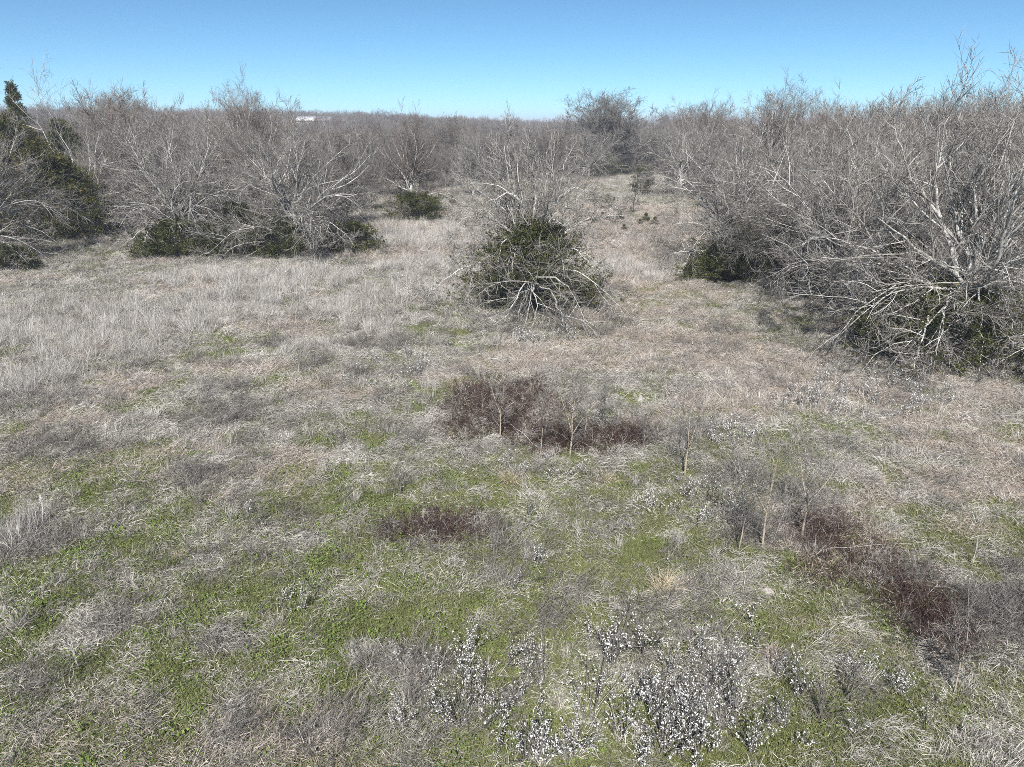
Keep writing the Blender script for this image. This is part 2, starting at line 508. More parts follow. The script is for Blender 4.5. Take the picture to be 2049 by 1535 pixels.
# ------------------------------------------------------------------ the ground: one sheet to the horizon
def build_ground():
    t = np.linspace(0, 1, 300)
    ys = -25 + 0 * t
    ys = np.concatenate([np.linspace(-40, 4, 20)[:-1], 4 + 41 * np.linspace(0, 1, 230) ** 1.25, 45 * (3500 / 45) ** np.linspace(0, 1, 75)[1:]])
    s = np.linspace(-1, 1, 301)
    xs = np.sign(s) * (26 * np.abs(s) + 3474 * np.abs(s) ** 9)
    X, Y = np.meshgrid(xs, ys)
    x, y = X.ravel(), Y.ravel()
    z = ground_z(x, y)
    nx, ny = len(xs), len(ys)
    i = np.arange(nx * ny).reshape(ny, nx)
    q = np.stack([i[:-1, :-1], i[:-1, 1:], i[1:, 1:], i[1:, :-1]], -1).reshape(-1, 4)
    g, dk, tall, pink = fields(x, y)
    m = bpy.data.materials.new('field_soil_and_thatch')
    me = make_mesh('ground', np.stack([x, y, z], 1), [q], m, None, True)
    a = me.attributes.new('cover', 'FLOAT_COLOR', 'POINT')
    a.data.foreach_set('color', np.stack([g, dk, pink, np.ones_like(g)], 1).astype(np.float32).ravel())
    m.use_nodes = True
    nt = m.node_tree
    N = nt.nodes.new
    L = nt.links.new
    b = nt.nodes['Principled BSDF']
    b.inputs['Roughness'].default_value = 0.95
    b.inputs['Specular IOR Level'].default_value = 0.1
    geo = N('ShaderNodeNewGeometry')
    at_ = N('ShaderNodeAttribute')
    at_.attribute_name = 'cover'
    sp = N('ShaderNodeSeparateColor')
    L(at_.outputs['Color'], sp.inputs[0])

    def noise(scale, det, rough=0.6):
        n = N('ShaderNodeTexNoise')
        n.inputs['Scale'].default_value = scale
        n.inputs['Detail'].default_value = det
        n.inputs['Roughness'].default_value = rough
        L(geo.outputs['Position'], n.inputs['Vector'])
        return n

    def ramp(n, stops):
        cr = N('ShaderNodeValToRGB')
        el = cr.color_ramp.elements
        while len(el) < len(stops):
            el.new(0.5)
        for e, (p, c) in zip(el, stops):
            e.position = p
            e.color = lin(c)
        L(n.outputs['Fac'], cr.inputs['Fac'])
        return cr

    def mix(f, a_, b_):
        x_ = N('ShaderNodeMix')
        x_.data_type = 'RGBA'
        L(f, x_.inputs[0])
        L(a_, x_.inputs[6])
        L(b_, x_.inputs[7])
        return x_.outputs[2]

    fine = noise(28, 6, 0.7)
    thatch = ramp(fine, [(0.32, (0.045, 0.041, 0.034)), (0.52, (0.13, 0.122, 0.10)), (0.70, (0.34, 0.32, 0.28))])
    green = ramp(fine, [(0.32, (0.045, 0.052, 0.022)), (0.5, (0.135, 0.152, 0.056)), (0.7, (0.25, 0.265, 0.11))])
    dark = ramp(fine, [(0.30, (0.045, 0.038, 0.034)), (0.7, (0.16, 0.14, 0.125))])
    pinkc = ramp(fine, [(0.30, (0.16, 0.125, 0.105)), (0.7, (0.44, 0.36, 0.30))])
    c = mix(sp.outputs[2], thatch.outputs[0], pinkc.outputs[0])
    c = mix(sp.outputs[0], c, green.outputs[0])
    c = mix(sp.outputs[1], c, dark.outputs[0])
    L(c, b.inputs['Base Color'])
    bp = N('ShaderNodeBump')
    bp.inputs['Strength'].default_value = 0.7
    bp.inputs['Distance'].default_value = 0.05
    L(fine.outputs['Fac'], bp.inputs['Height'])
    L(bp.outputs[0], b.inputs['Normal'])
    tag(obj('ground', me), kind='structure')


build_ground()


# ------------------------------------------------------------------ the air
def haze_box():
    m = bpy.data.materials.new('thin_haze')
    m.use_nodes = True
    nt = m.node_tree
    nt.nodes.clear()
    out = nt.nodes.new('ShaderNodeOutputMaterial')
    v = nt.nodes.new('ShaderNodeVolumePrincipled')
    v.inputs['Color'].default_value = (0.80, 0.86, 1.0, 1)
    v.inputs['Density'].default_value = 0.0006
    v.inputs['Anisotropy'].default_value = 0.0
    nt.links.new(v.outputs[0], out.inputs['Volume'])
    x0, x1, y0, y1, z0, z1 = -3600, 3600, -60, 3600, -25, 32
    v8 = np.array([(x, y, z) for x in (x0, x1) for y in (y0, y1) for z in (z0, z1)], float)
    me = make_mesh('haze', v8, [np.array([(0, 1, 3, 2), (4, 6, 7, 5), (0, 4, 5, 1), (2, 3, 7, 6), (0, 2, 6, 4), (1, 5, 7, 3)])], m)
    tag(obj('haze', me), kind='stuff')


haze_box()


# ------------------------------------------------------------------ ground cover (stuff, instanced tufts)
def proto_meshes(kind, n):
    out = []
    for i in range(n):
        g = Geo()
        if kind in ('mat', 'pinkmat'):
            N = 130
            base = np.stack([rng.normal(0, .17, N), rng.normal(0, .14, N), rng.random(N) * 0.06], 1)
            az = rng.normal(0, 0.75, N) + (rng.random(N) < .35) * math.pi
            az = az + (rng.random(N) < .35) * rng.uniform(-3, 3, N)
            el = np.radians(rng.uniform(3, 48, N))
            d = np.stack([np.cos(az) * np.cos(el), np.sin(az) * np.cos(el), np.sin(el)], 1)
            L = rng.uniform(.04, .17, N) * np.where(rng.random(N) < .10, 2.2, 1.0)
            g.blades(base, d, L, rng.uniform(.003, .0065, N), rng.uniform(.0, .55, N))
        elif kind == 'clump':
            N = 260
            r = .34 * np.sqrt(rng.random(N))
            a = rng.random(N) * 2 * math.pi
            hh = rng.uniform(.08, .20)
            base = np.stack([r * np.cos(a), .75 * r * np.sin(a), hh * (1 - (r / .34) ** 2) * rng.uniform(.5, 1, N)], 1)
            az = rng.normal(0, .5, N) + .5 * np.sin(a)
            el = np.radians(rng.normal(16, 20, N))
            d = np.stack([np.cos(az) * np.cos(el), np.sin(az) * np.cos(el), np.sin(el)], 1)
            L = rng.uniform(.05, .20, N) * np.where(rng.random(N) < .08, 1.8, 1.0)
            base[:, 2] = np.maximum(base[:, 2], .01)
            g.blades(base, d, L, rng.uniform(.003, .007, N), rng.uniform(.1, .6, N))
        elif kind in ('tuft', 'tall'):
            N = 80
            base = np.stack([rng.normal(0, .06, N), rng.normal(0, .06, N), np.zeros(N)], 1)
            az = rng.random(N) * 2 * math.pi
            el = np.radians(rng.uniform(38, 88, N))
            d = np.stack([np.cos(az) * np.cos(el), np.sin(az) * np.cos(el), np.sin(el)], 1)
            d = d + np.array([.25, .1, 0])
            L = rng.uniform(.12, .42, N) * (1.5 if kind == 'tall' else 1)
            g.blades(base, d, L, rng.uniform(.003, .0065, N), rng.uniform(0, .35, N))
        elif kind == 'turf':
            N = 170
            r = .26 * np.sqrt(rng.random(N))
            a = rng.random(N) * 2 * math.pi
            base = np.stack([r * np.cos(a), r * np.sin(a), np.zeros(N)], 1)
            az = rng.random(N) * 2 * math.pi
            el = np.radians(rng.uniform(25, 80, N))
            d = np.stack([np.cos(az) * np.cos(el), np.sin(az) * np.cos(el), np.sin(el)], 1)
            g.blades(base, d, rng.uniform(.03, .10, N), rng.uniform(.004, .009, N), rng.uniform(0, .5, N))
        elif kind == 'forb':
            N = 34
            r = .2 * np.sqrt(rng.random(N))
            a = rng.random(N) * 2 * math.pi
            base = np.stack([r * np.cos(a), r * np.sin(a), rng.uniform(.01, .09, N)], 1)
            az = rng.random(N) * 2 * math.pi
            el = np.radians(rng.uniform(-5, 45, N))
            d = np.stack([np.cos(az) * np.cos(el), np.sin(az) * np.cos(el), np.sin(el)], 1)
            g.leaves(base, d, rng.uniform(.02, .05, N), np.full(N, .7))
        elif kind == 'weed':
            N = 26
            base = np.stack([rng.normal(0, .16, N), rng.normal(0, .14, N), np.zeros(N)], 1)
            az = rng.normal(0, .8, N) + (rng.random(N) < .2) * rng.uniform(-3, 3, N)
            el = np.radians(rng.uniform(12, 70, N))
            d = np.stack([np.cos(az) * np.cos(el), np.sin(az) * np.cos(el), np.sin(el)], 1)
            L = rng.uniform(.25, .6, N)
            g.blades(base, d, L, rng.uniform(.005, .009, N), rng.uniform(0, .5, N))
            M = N * 7
            k = np.repeat(np.arange(N), 7)
            tt = rng.uniform(.25, .95, M)
            b2 = base[k] + d[k] * (L[k] * tt)[:, None]
            b2[:, 2] *= .85
            d2 = nrm(d[k] + rng.normal(0, .5, (M, 3)))
            g.blades(b2, d2, rng.uniform(.06, .22, M), rng.uniform(.003, .006, M), rng.uniform(0, .3, M))
        out.append(g)
    return out


def gn_scatter(name, kind, n, mat, pts, rot, scl):
    pc = bpy.data.collections.new(name + '_tufts')
    for g in proto_meshes(kind, n):
        pc.objects.link(bpy.data.objects.new(name + '_tuft', g.mesh(name + '_tuft', mat)))
    scatter(name, pc, pts, rot, scl, n)


def scatter(name, pc, pts, rot, scl, n):
    me = bpy.data.meshes.new(name)
    me.vertices.add(len(pts))
    me.vertices.foreach_set('co', np.asarray(pts, np.float32).ravel())
    for nm, ty, key, arr in (('rot', 'FLOAT_VECTOR', 'vector', rot), ('scl', 'FLOAT_VECTOR', 'vector', scl)):
        a = me.attributes.new(nm, ty, 'POINT')
        a.data.foreach_set(key, np.asarray(arr, np.float32).ravel())
    a = me.attributes.new('pick', 'INT', 'POINT')
    a.data.foreach_set('value', rng.integers(0, n, len(pts)).astype(np.int32))
    o = obj(name, me)
    ng = bpy.data.node_groups.new(name + '_scatter', 'GeometryNodeTree')
    ng.interface.new_socket('Geometry', in_out='INPUT', socket_type='NodeSocketGeometry')
    ng.interface.new_socket('Geometry', in_out='OUTPUT', socket_type='NodeSocketGeometry')
    N = ng.nodes.new
    L = ng.links.new
    gi, go = N('NodeGroupInput'), N('NodeGroupOutput')
    ci = N('GeometryNodeCollectionInfo')
    ci.inputs['Collection'].default_value = pc
    ci.inputs['Separate Children'].default_value = True
    ci.inputs['Reset Children'].default_value = True
    ip = N('GeometryNodeInstanceOnPoints')
    ip.inputs['Pick Instance'].default_value = True

    def na(nm, ty):
        k = N('GeometryNodeInputNamedAttribute')
        k.data_type = ty
        k.inputs['Name'].default_value = nm
        return k.outputs['Attribute']

    L(gi.outputs[0], ip.inputs['Points'])
    L(ci.outputs[0], ip.inputs['Instance'])
    L(na('pick', 'INT'), ip.inputs['Instance Index'])
    L(na('rot', 'FLOAT_VECTOR'), ip.inputs['Rotation'])
    L(na('scl', 'FLOAT_VECTOR'), ip.inputs['Scale'])
    L(ip.outputs[0], go.inputs[0])
    md = o.modifiers.new('scatter', 'NODES')
    md.node_group = ng
    tag(o, kind='stuff')
    return o


def sample_field(dens0, y0, y1, fall):
    """points in the camera's wedge; density (per m2) thins out with distance"""
    P = []
    edges = np.concatenate([np.arange(y0, 20, 1.0), np.arange(20, 60, 3.0), np.arange(60, y1 + 1, 8.0)])
    edges = edges[(edges >= y0) & (edges <= y1)]
    for a, b in zip(edges[:-1], edges[1:]):
        w = 0.80 * b + 3
        dn = dens0 * min(1.0, (11.0 / ((a + b) / 2)) ** fall)
        n = int(dn * (b - a) * 2 * w)
        P.append(np.stack([rng.uniform(-w, w, n), rng.uniform(a, b, n)], 1))
    return np.concatenate(P)


def place(name, kind, nproto, mat, dens, y1, fall, prob, size, flat=1.0, aligned=True):
    p = sample_field(dens, 4.5, y1, fall)
    x, y = p[:, 0], p[:, 1]
    k = rng.random(len(x)) < prob(x, y) * (1 - .62 * blobs(x, y, MAROON_B, 57))
    x, y = x[k], y[k]
    z = ground_z(x, y)
    n = len(x)
    sc = size * rng.uniform(.7, 1.35, n) * (1 + np.clip(y - 12, 0, 60) * 0.02)
    if aligned:
        ang = (fbm(x, y, 2.2, 5, 3) - .5) * 9 + rng.normal(0, .5, n)
    else:
        ang = rng.random(n) * 2 * math.pi
    rot = np.stack([rng.normal(0, .08, n), rng.normal(0, .08, n), ang], 1)
    scl = np.stack([sc, sc, sc * flat * rng.uniform(.7, 1.3, n)], 1)
    gn_scatter(name, kind, nproto, mat, np.stack([x, y, z], 1), rot, scl)
    return n


_cnt = {}
lump = lambda x, y, s, sd: fbm(x, y, s, sd, 3)
_cnt['turf'] = place('green_grass', 'turf', 5, M_GREEN, 62, 110, 1.25, lambda x, y: np.clip(fields(x, y)[0] * 1.0 + .03, 0, 1), 1.0, aligned=False)
_cnt['forb'] = place('green_forbs', 'forb', 4, M_FORB, 16, 30, 1.3, lambda x, y: np.clip(fields(x, y)[0] * 1.1 - .15, 0, 1) * (sstep(1300, 500, px_of(x, y)[0]) * .8 + .15), 1.0, aligned=False)
_cnt['mat'] = place('matted_dry_grass', 'mat', 8, M_DRY, 44, 130, 1.1, lambda x, y: (1 - .74 * fields(x, y)[0]) * (1 - .7 * fields(x, y)[3]) * (.25 + .75 * sstep(.42, .58, lump(x, y, .6, 60))), 1.0)
_cnt['pink'] = place('pinkish_dry_grass', 'pinkmat', 5, M_PINK, 38, 130, 1.15, lambda x, y: fields(x, y)[3] * (1 - .6 * fields(x, y)[0]), 1.0)
_cnt['tuft'] = place('dry_grass_tufts', 'tuft', 6, M_DRY, 9, 130, 1.0, lambda x, y: (1 - .7 * fields(x, y)[0]) * (.15 + .85 * sstep(.46, .62, lump(x, y, .7, 64))), .8)
_cnt['tall'] = place('tall_pale_grass', 'tall', 6, M_TALL, 26, 130, 0.9, lambda x, y: .75 * fields(x, y)[2] * (.3 + .7 * sstep(.4, .55, lump(x, y, 1.1, 68))), 1.0)
_cnt['weed'] = place('dead_weeds', 'weed', 8, M_WEED, 24, 90, 1.1, lambda x, y: np.clip(fields(x, y)[1] + .03, 0, 1), .8)
_cnt['clump'] = place('combed_grass_clumps', 'clump', 8, M_CLUMP, 9, 70, 1.0, lambda x, y: (1 - .75 * fields(x, y)[0]) * (1 - .5 * fields(x, y)[1]) * (.06 + .94 * sstep(.48, .58, lump(x, y, .7, 72))), .95)
print('COVER', _cnt)


# ------------------------------------------------------------------ trees
def grow(start, d, length, K, wob, up, r):
    """(N,K,3) polylines; up is an array over the K steps or a scalar (upward pull, negative droops)"""
    N = len(start)
    up = np.broadcast_to(np.asarray(up, float), (N, K)) if np.ndim(up) < 2 else up
    p = np.zeros((N, K, 3))
    p[:, 0] = start
    d = nrm(d.copy())
    st = (length / (K - 1))[:, None]
    for k in range(1, K):
        d = d + r.normal(0, wob, (N, 3))
        d[:, 2] += up[:, k]
        d = nrm(d)
        p[:, k] = p[:, k - 1] + d * st
    return p


def along(pts, t):
    """sample polylines pts (N,K,3) at t (N,) in 0..1 -> point, tangent"""
    K = pts.shape[1]
    f = np.clip(t, 0, .999) * (K - 1)
    i = f.astype(int)
    f = (f - i)[:, None]
    n = np.arange(len(pts))
    a, b = pts[n, i], pts[n, i + 1]
    return a * (1 - f) + b * f, nrm(b - a)


def kids(par, prad, plen, m, t0, t1, a0, a1, lf, K, wob, up, r, r_frac, r_min, taper=.3, bias=None):
    """m children on each of N parents"""
    N = len(par)
    idx = np.repeat(np.arange(N), m)
    t = t0 + (t1 - t0) * ((np.tile(np.arange(m), N) + r.random(N * m)) / m)
    p, tan = along(par[idx], t)
    perp = nrm(np.cross(tan, nrm(r.normal(size=(len(t), 3)))))
    if bias is not None:
        perp = nrm(perp + np.array([0, 0, bias]))
    a = np.radians(r.uniform(a0, a1, len(t)))[:, None]
    d = tan * np.cos(a) + perp * np.sin(a)
    ln = plen[idx] * lf * (1.08 - .55 * t) * r.uniform(.6, 1.3, len(t))
    pts = grow(p, d, ln, K, wob, up, r)
    rp = prad[idx, 0] * (1 - t) + prad[idx, -1] * t
    r0 = np.maximum(rp * r_frac * r.uniform(.7, 1.1, len(t)), r_min)
    rad = r0[:, None] * np.linspace(1, taper, K)[None]
    return pts, rad, ln


def crom(ctrl, K, r, wob=0.02):
    """smooth curve through control points, resampled to K"""
    c = np.asarray(ctrl, float)
    n = len(c)
    out = []
    for s in np.linspace(0, n - 1.001, K):
        i = int(s)
        f = s - i
        p0, p1, p2, p3 = c[max(i - 1, 0)], c[i], c[min(i + 1, n - 1)], c[min(i + 2, n - 1)]
        out.append(.5 * ((2 * p1) + (-p0 + p2) * f + (2 * p0 - 5 * p1 + 4 * p2 - p3) * f * f + (-p0 + 3 * p1 - 3 * p2 + p3) * f ** 3))
    out = np.array(out)
    out[1:] += r.normal(0, wob, (K - 1, 3))
    return out


def tree_geo(seed, h, spread, n_up, n_low, nb, ns, nt, trunk_r=.16, trunk_h=.22, low_polar=(55, 95), up_polar=(8, 42), twig_r=.0068,
             limbs=None, lean=0.0, up_pull=.05, twig_len=.75, low_len=1.0, dome=0.0):
    """returns trunk Geo, list of limb Geos, crown Geo"""
    r = np.random.default_rng(seed)
    K = 12
    tk = grow(np.zeros((1, 3)), np.array([[lean, 0, 1.]]), np.array([h * trunk_h * 1.6]), 8, .05, .02, r)
    tr = np.linspace(trunk_r * 1.15, trunk_r * .75, 8)[None]
    tr[0, 0] = trunk_r * 1.5
    gt = Geo()
    gt.tubes(tk, tr, 9)
    P, R, Ln, low = [], [], [], []
    if limbs is not None:
        for ctrl, r0 in limbs:
            p = crom(ctrl, K, r, .055)
            P.append(p)
            R.append(r0 * np.linspace(1, .3, K) ** 1.9)
            Ln.append(np.linalg.norm(np.diff(p, axis=0), axis=1).sum())
            low.append(p[-1, 2] < p[:, 2].max() - .3)
    for grp, n in (('up', n_up), ('low', n_low)):
        if n == 0:
            continue
        az = (np.arange(n) + r.uniform(-.35, .35, n)) * 2 * math.pi / n + r.random() * 6
        pol = np.radians(r.uniform(*(up_polar if grp == 'up' else low_polar), n))
        d = np.stack([np.sin(pol) * np.cos(az), np.sin(pol) * np.sin(az), np.cos(pol)], 1)
        if grp == 'up':
            t = r.uniform(.55, 1.0, n)
            s, _ = along(np.repeat(tk, n, 0), t)
            zz = h - s[:, 2]
            ln = zz * r.uniform(.85, 1.05, n) / np.maximum(np.cos(pol * .8), .5)
            ln = np.minimum(ln, zz * 1.25)
            up = np.linspace(-.02, up_pull, K)
            if dome:                                    # ends on one rounded shell
                ln = zz * dome * r.uniform(.88, 1.03, n)
                up = np.linspace(.03, -.01, K)
            r0 = trunk_r * r.uniform(.42, .62, n)
        else:
            t = r.uniform(.25, .95, n)
            s, _ = along(np.repeat(tk, n, 0), t)
            ln = spread * r.uniform(.75, 1.15, n) * low_len
            up = np.linspace(.12, -.26, K)
            r0 = trunk_r * r.uniform(.3, .48, n)
        p = grow(s, d, ln, K, .12, up, r)
        p[:, 1:, 2] = np.maximum(p[:, 1:, 2], .12)
        for i in range(n):
            P.append(p[i])
            R.append(r0[i] * np.linspace(1, .3, K) ** 1.9)
            Ln.append(ln[i])
            low.append(grp == 'low')
    P, R, Ln, low = np.array(P), np.array(R), np.array(Ln), np.array(low)
    gl = []
    for i in range(len(P)):
        g = Geo()
        g.tubes(P[i:i + 1], R[i:i + 1], 7)
        gl.append(g)
    gc = Geo()
    for sel, upb, upt, bias in ((~low, .06, .045, .35), (low, -.07, -.02, .1)):
        if not sel.any():
            continue
        b, br, bl = kids(P[sel], R[sel], Ln[sel], nb, .14, 1.0, 25, 70, .48, 7, .13, np.linspace(0, upb, 7), r, .6, .011, .3, bias)
        s, sr, sl_ = kids(b, br, bl, ns, .10, 1.0, 25, 65, .55, 4, .14, upt, r, .6, .0075, .45, bias)
        tw, twr, _ = kids(s, sr, np.maximum(sl_, .5), nt, .08, 1.0, 20, 60, twig_len, 3, .14, upt, r, .7, twig_r, .5, bias * .5)
        w2, w2r, _ = kids(b, br, np.maximum(bl * .45, .5), max(2, nt - 1), .2, 1.0, 20, 60, .9, 3, .14, upt * 1.3, r, .5, twig_r, .5, bias)
        for q in (b, s, tw, w2):
            q[..., 2] = np.maximum(q[..., 2], .03)
        gc.tubes(b, br, 4, .55 + .45 * r.random(len(b)))
        gc.tubes(s, sr, 3, .3 + .6 * r.random(len(s)), True)
        gc.tubes(tw, twr, 3, .85 * r.random(len(tw)), True)
        gc.tubes(w2, w2r, 3, .85 * r.random(len(w2)), True)
    return gt, gl, gc


def hero_tree(name, label, x, y, rz, bark, twig, **kw):
    gt, gl, gc = tree_geo(**kw)
    z = float(ground_z(x, y)) - .03
    t = thing(name, label, 'tree', (x, y, z), rz)
    obj('trunk', gt.mesh('trunk', bark, True), t)
    for g in gl:
        obj('limb', g.mesh('limb', bark, True), t)
    obj('crown', gc.mesh('crown', twig, True), t)
    return t


def cedar_geo(seed, rx, ry, h, n_sprays, per, size, pointed=.8):
    """a juniper: boughs of uneven length, each carrying tapering sprays of scale foliage"""
    r = np.random.default_rng(seed)
    nb = max(30, n_sprays // 16)
    az = r.random(nb) * 2 * math.pi
    zt = r.random(nb) ** .9
    prof = (1 - zt ** 1.5) ** pointed
    reach = (prof * r.uniform(.62, 1.22, nb) + .05) * (.8 + .35 * vnoise(np.cos(az) * 2 + 20, np.sin(az) * 2 + zt * 4 + 9, seed))
    s0 = np.stack([np.zeros(nb), np.zeros(nb), h * zt * .92], 1)
    tilt = r.uniform(-.05, .45, nb) + .5 * zt
    tipv = np.stack([rx * reach * np.cos(az), ry * reach * np.sin(az), tilt * .5 * (rx + ry) * .5 * np.maximum(reach, .25)], 1)
    tip = s0 + tipv
    tip[:, 2] = np.maximum(tip[:, 2], .06)
    m = 16
    ib = np.repeat(np.arange(nb), m)
    t = .25 + .8 * r.random(nb * m) ** .7
    bl = np.linalg.norm(tip - s0, axis=1)
    d = nrm(tip - s0)
    c = s0[ib] + (tip - s0)[ib] * t[:, None] + r.normal(0, 1, (nb * m, 3)) * (bl[ib] * .10 * (1.3 - t))[:, None]
    out = nrm(d[ib] + np.array([0, 0, .35]) + r.normal(0, .45, (nb * m, 3)))
    g = Geo()
    idx = np.repeat(np.arange(nb * m), per)
    n = len(idx)
    sv = np.clip(.35 * r.random(nb)[ib] + .45 * r.random(nb * m), 0, 1)
    q = r.random(n)
    base = c[idx] + out[idx] * (q * size * 1.1)[:, None] + r.normal(0, size * .13, (n, 3)) * (1.15 - q)[:, None]
    base[:, 2] = np.maximum(base[:, 2], .02)
    ln = size * r.uniform(.20, .46, n)
    g.leaves(base, nrm(out[idx] + r.normal(0, .6, (n, 3))), ln, np.full(n, .30), np.clip(sv[idx] + .25 * r.random(n), 0, 1), .4)
    gs = Geo()
    st = s0[:, None] + (tip - s0)[:, None] * np.linspace(0, .9, 4)[None, :, None]
    gs.tubes(st, np.linspace(.022, .006, 4)[None] * np.ones((nb, 1)), 3)
    tk = np.array([[[0, 0, -.05], [0, 0, h * .3], [.03, 0, h * .6], [0, .03, h * .93]]])
    gs.tubes(tk, np.array([[.11, .09, .06, .015]]) * (h / 4) ** .5, 7)
    return gs, g


def cedar(name, label, x, y, seed, rx, ry, h, n, per, size, mat=None, pointed=.8, rz=0.0, group=None):
    gs, g = cedar_geo(seed, rx, ry, h, n, per, size, pointed)
    t = thing(name, label, 'cedar', (x, y, float(ground_z(x, y))), rz, group=group)
    obj('stem', gs.mesh('stem', M_BARK_DK, True), t)
    obj('foliage', g.mesh('foliage', mat or M_CEDAR), t)
    return t


# --- the tree in the middle of the field, its limbs drawn by hand
CX, CY = 0.75, 32.4
CENTER_LIMBS = [
    ([(0, 0, .2), (0, 0, 1.8), (-.02, 0, 3.1), (-.08, 0, 4.0), (-.35, 0, 4.8), (-.95, .2, 5.6), (-1.6, .3, 6.3)], .125),
    ([(-.3, 0, 4.7), (-.9, -.3, 5.35), (-1.5, -.5, 5.0), (-1.9, -.6, 4.1), (-2.1, -.7, 3.5)], .055),
    ([(.05, .1, 2.6), (.35, .15, 3.5), (.9, .2, 4.2), (1.3, .2, 5.0), (1.45, .2, 5.9), (1.6, .2, 6.8)], .075),
    ([(1.15, .2, 4.7), (1.6, 0, 5.35), (2.3, 0, 5.5), (2.9, -.1, 5.2)], .04),
    ([(0, 0, 2.9), (-.55, -.5, 3.45), (-1.1, -1.0, 3.4), (-1.35, -1.2, 2.6), (-1.25, -1.4, 1.5)], .065),
    ([(0, 0, 2.8), (-.5, -.9, 3.1), (-.85, -1.3, 2.7), (-1.1, -1.6, 2.1)], .05),
    ([(.15, 0, 2.8), (.5, 0, 3.7), (1.2, -.1, 4.1), (1.8, -.2, 3.8), (2.1, -.3, 3.2)], .06),
    ([(.1, -.2, 2.5), (1.2, -.5, 2.95), (1.9, -.8, 3.1), (2.6, -1.2, 2.5), (3.1, -1.4, 1.7)], .062),
    ([(.8, -.3, 2.9), (1.7, -.2, 3.7), (2.6, -.1, 4.4), (3.5, 0, 4.6), (4.2, 0, 4.2)], .05),
    ([(-.1, .1, 2.9), (-1.0, .3, 3.7), (-2.0, .4, 4.2), (-3.0, .3, 4.1), (-3.5, .2, 3.4)], .055),
    ([(-.1, 0, 1.7), (-1.6, -.3, 2.3), (-2.9, -.5, 2.1), (-3.9, -.7, 1.5), (-4.6, -.8, .9)], .06),
    ([(-.1, 0, 2.2), (-1.6, .1, 2.9), (-2.8, .2, 2.7), (-4.0, .2, 2.0)], .045),
    ([(0, -.1, 1.1), (.15, -1.5, 1.9), (.7, -2.5, 2.15), (1.5, -2.9, 2.0), (2.05, -3.1, 1.2), (2.2, -3.2, .5)], .06),
    ([(0, -.1, 1.0), (.3, -1.6, 1.7), (.9, -2.8, 1.55), (1.3, -3.3, .9), (1.9, -3.5, .7), (2.5, -3.5, .6)], .055),
    ([(0, -.1, 1.0), (-.1, -1.7, 1.8), (-.5, -2.7, 1.5), (-1.0, -3.2, .8), (-1.7, -3.4, .4)], .05),
    ([(0, -.1, .9), (.1, -1.9, 1.7), (.3, -2.9, 1.3), (.2, -3.3, .6), (.05, -3.4, .15)], .042),
    ([(.1, 0, 1.5), (1.5, -.9, 2.1), (2.7, -1.6, 1.9), (3.5, -2.1, 1.2), (4.1, -2.4, .4)], .05),
    ([(.05, .3, 2.6), (.3, 1.0, 4.0), (.7, 1.3, 5.4), (.8, 1.4, 6.9)], .06),
    ([(-.05, .3, 2.6), (-.3, .9, 4.0), (-.5, 1.2, 5.6), (-.6, 1.3, 7.2)], .06),
    ([(.1, .1, 2.9), (.25, .2, 4.4), (.15, .3, 5.8), (.3, .3, 7.3)], .055),
    ([(.3, .2, 3.2), (.7, .6, 4.6), (.9, .8, 6.0), (1.2, .9, 7.2)], .05),
    ([(-.1, .1, 3.4), (-.5, .3, 4.9), (-.7, .3, 6.2), (-1.0, .3, 7.2)], .045),
]
CENTER_LIMBS = [([(a, b * 1.3 if b < -.4 else b, c) for a, b, c in k], r_) for k, r_ in CENTER_LIMBS]
hero_tree('bare_tree', 'pale bare tree standing alone mid-field over a green cedar bush', CX, CY, 0, M_BARK, M_TWIG,
          seed=11, h=7.0, spread=4.2, n_up=9, n_low=0, nb=8, ns=7, nt=7, trunk_r=.14, limbs=CENTER_LIMBS, trunk_h=.3)
cedar('cedar_bush', 'broad green cedar bush beneath the lone tree mid-field', CX + .1, CY - .2, 21, 3.15, 2.8, 4.15, 4200, 12, .34, pointed=.7)

# --- the other trees near the field
PROTO = {}


def tree_at(px, Y):
    x, y = at(px, Y)
    return x, y


def ht(key, label, px, Y, rz=0.0, bark=None, twig=None, **kw):
    x, y = tree_at(px, Y)
    t = hero_tree('bare_tree', label, x, y, rz, bark or M_BARK, twig or M_TWIG, **kw)
    PROTO[key] = t
    return t


def cp(key, label, px, Y, rz, sc=1.0):
    x, y = tree_at(px, Y)
    return copy_thing(PROTO[key], (x, y, float(ground_z(x, y)) - .03), rz, sc, label)


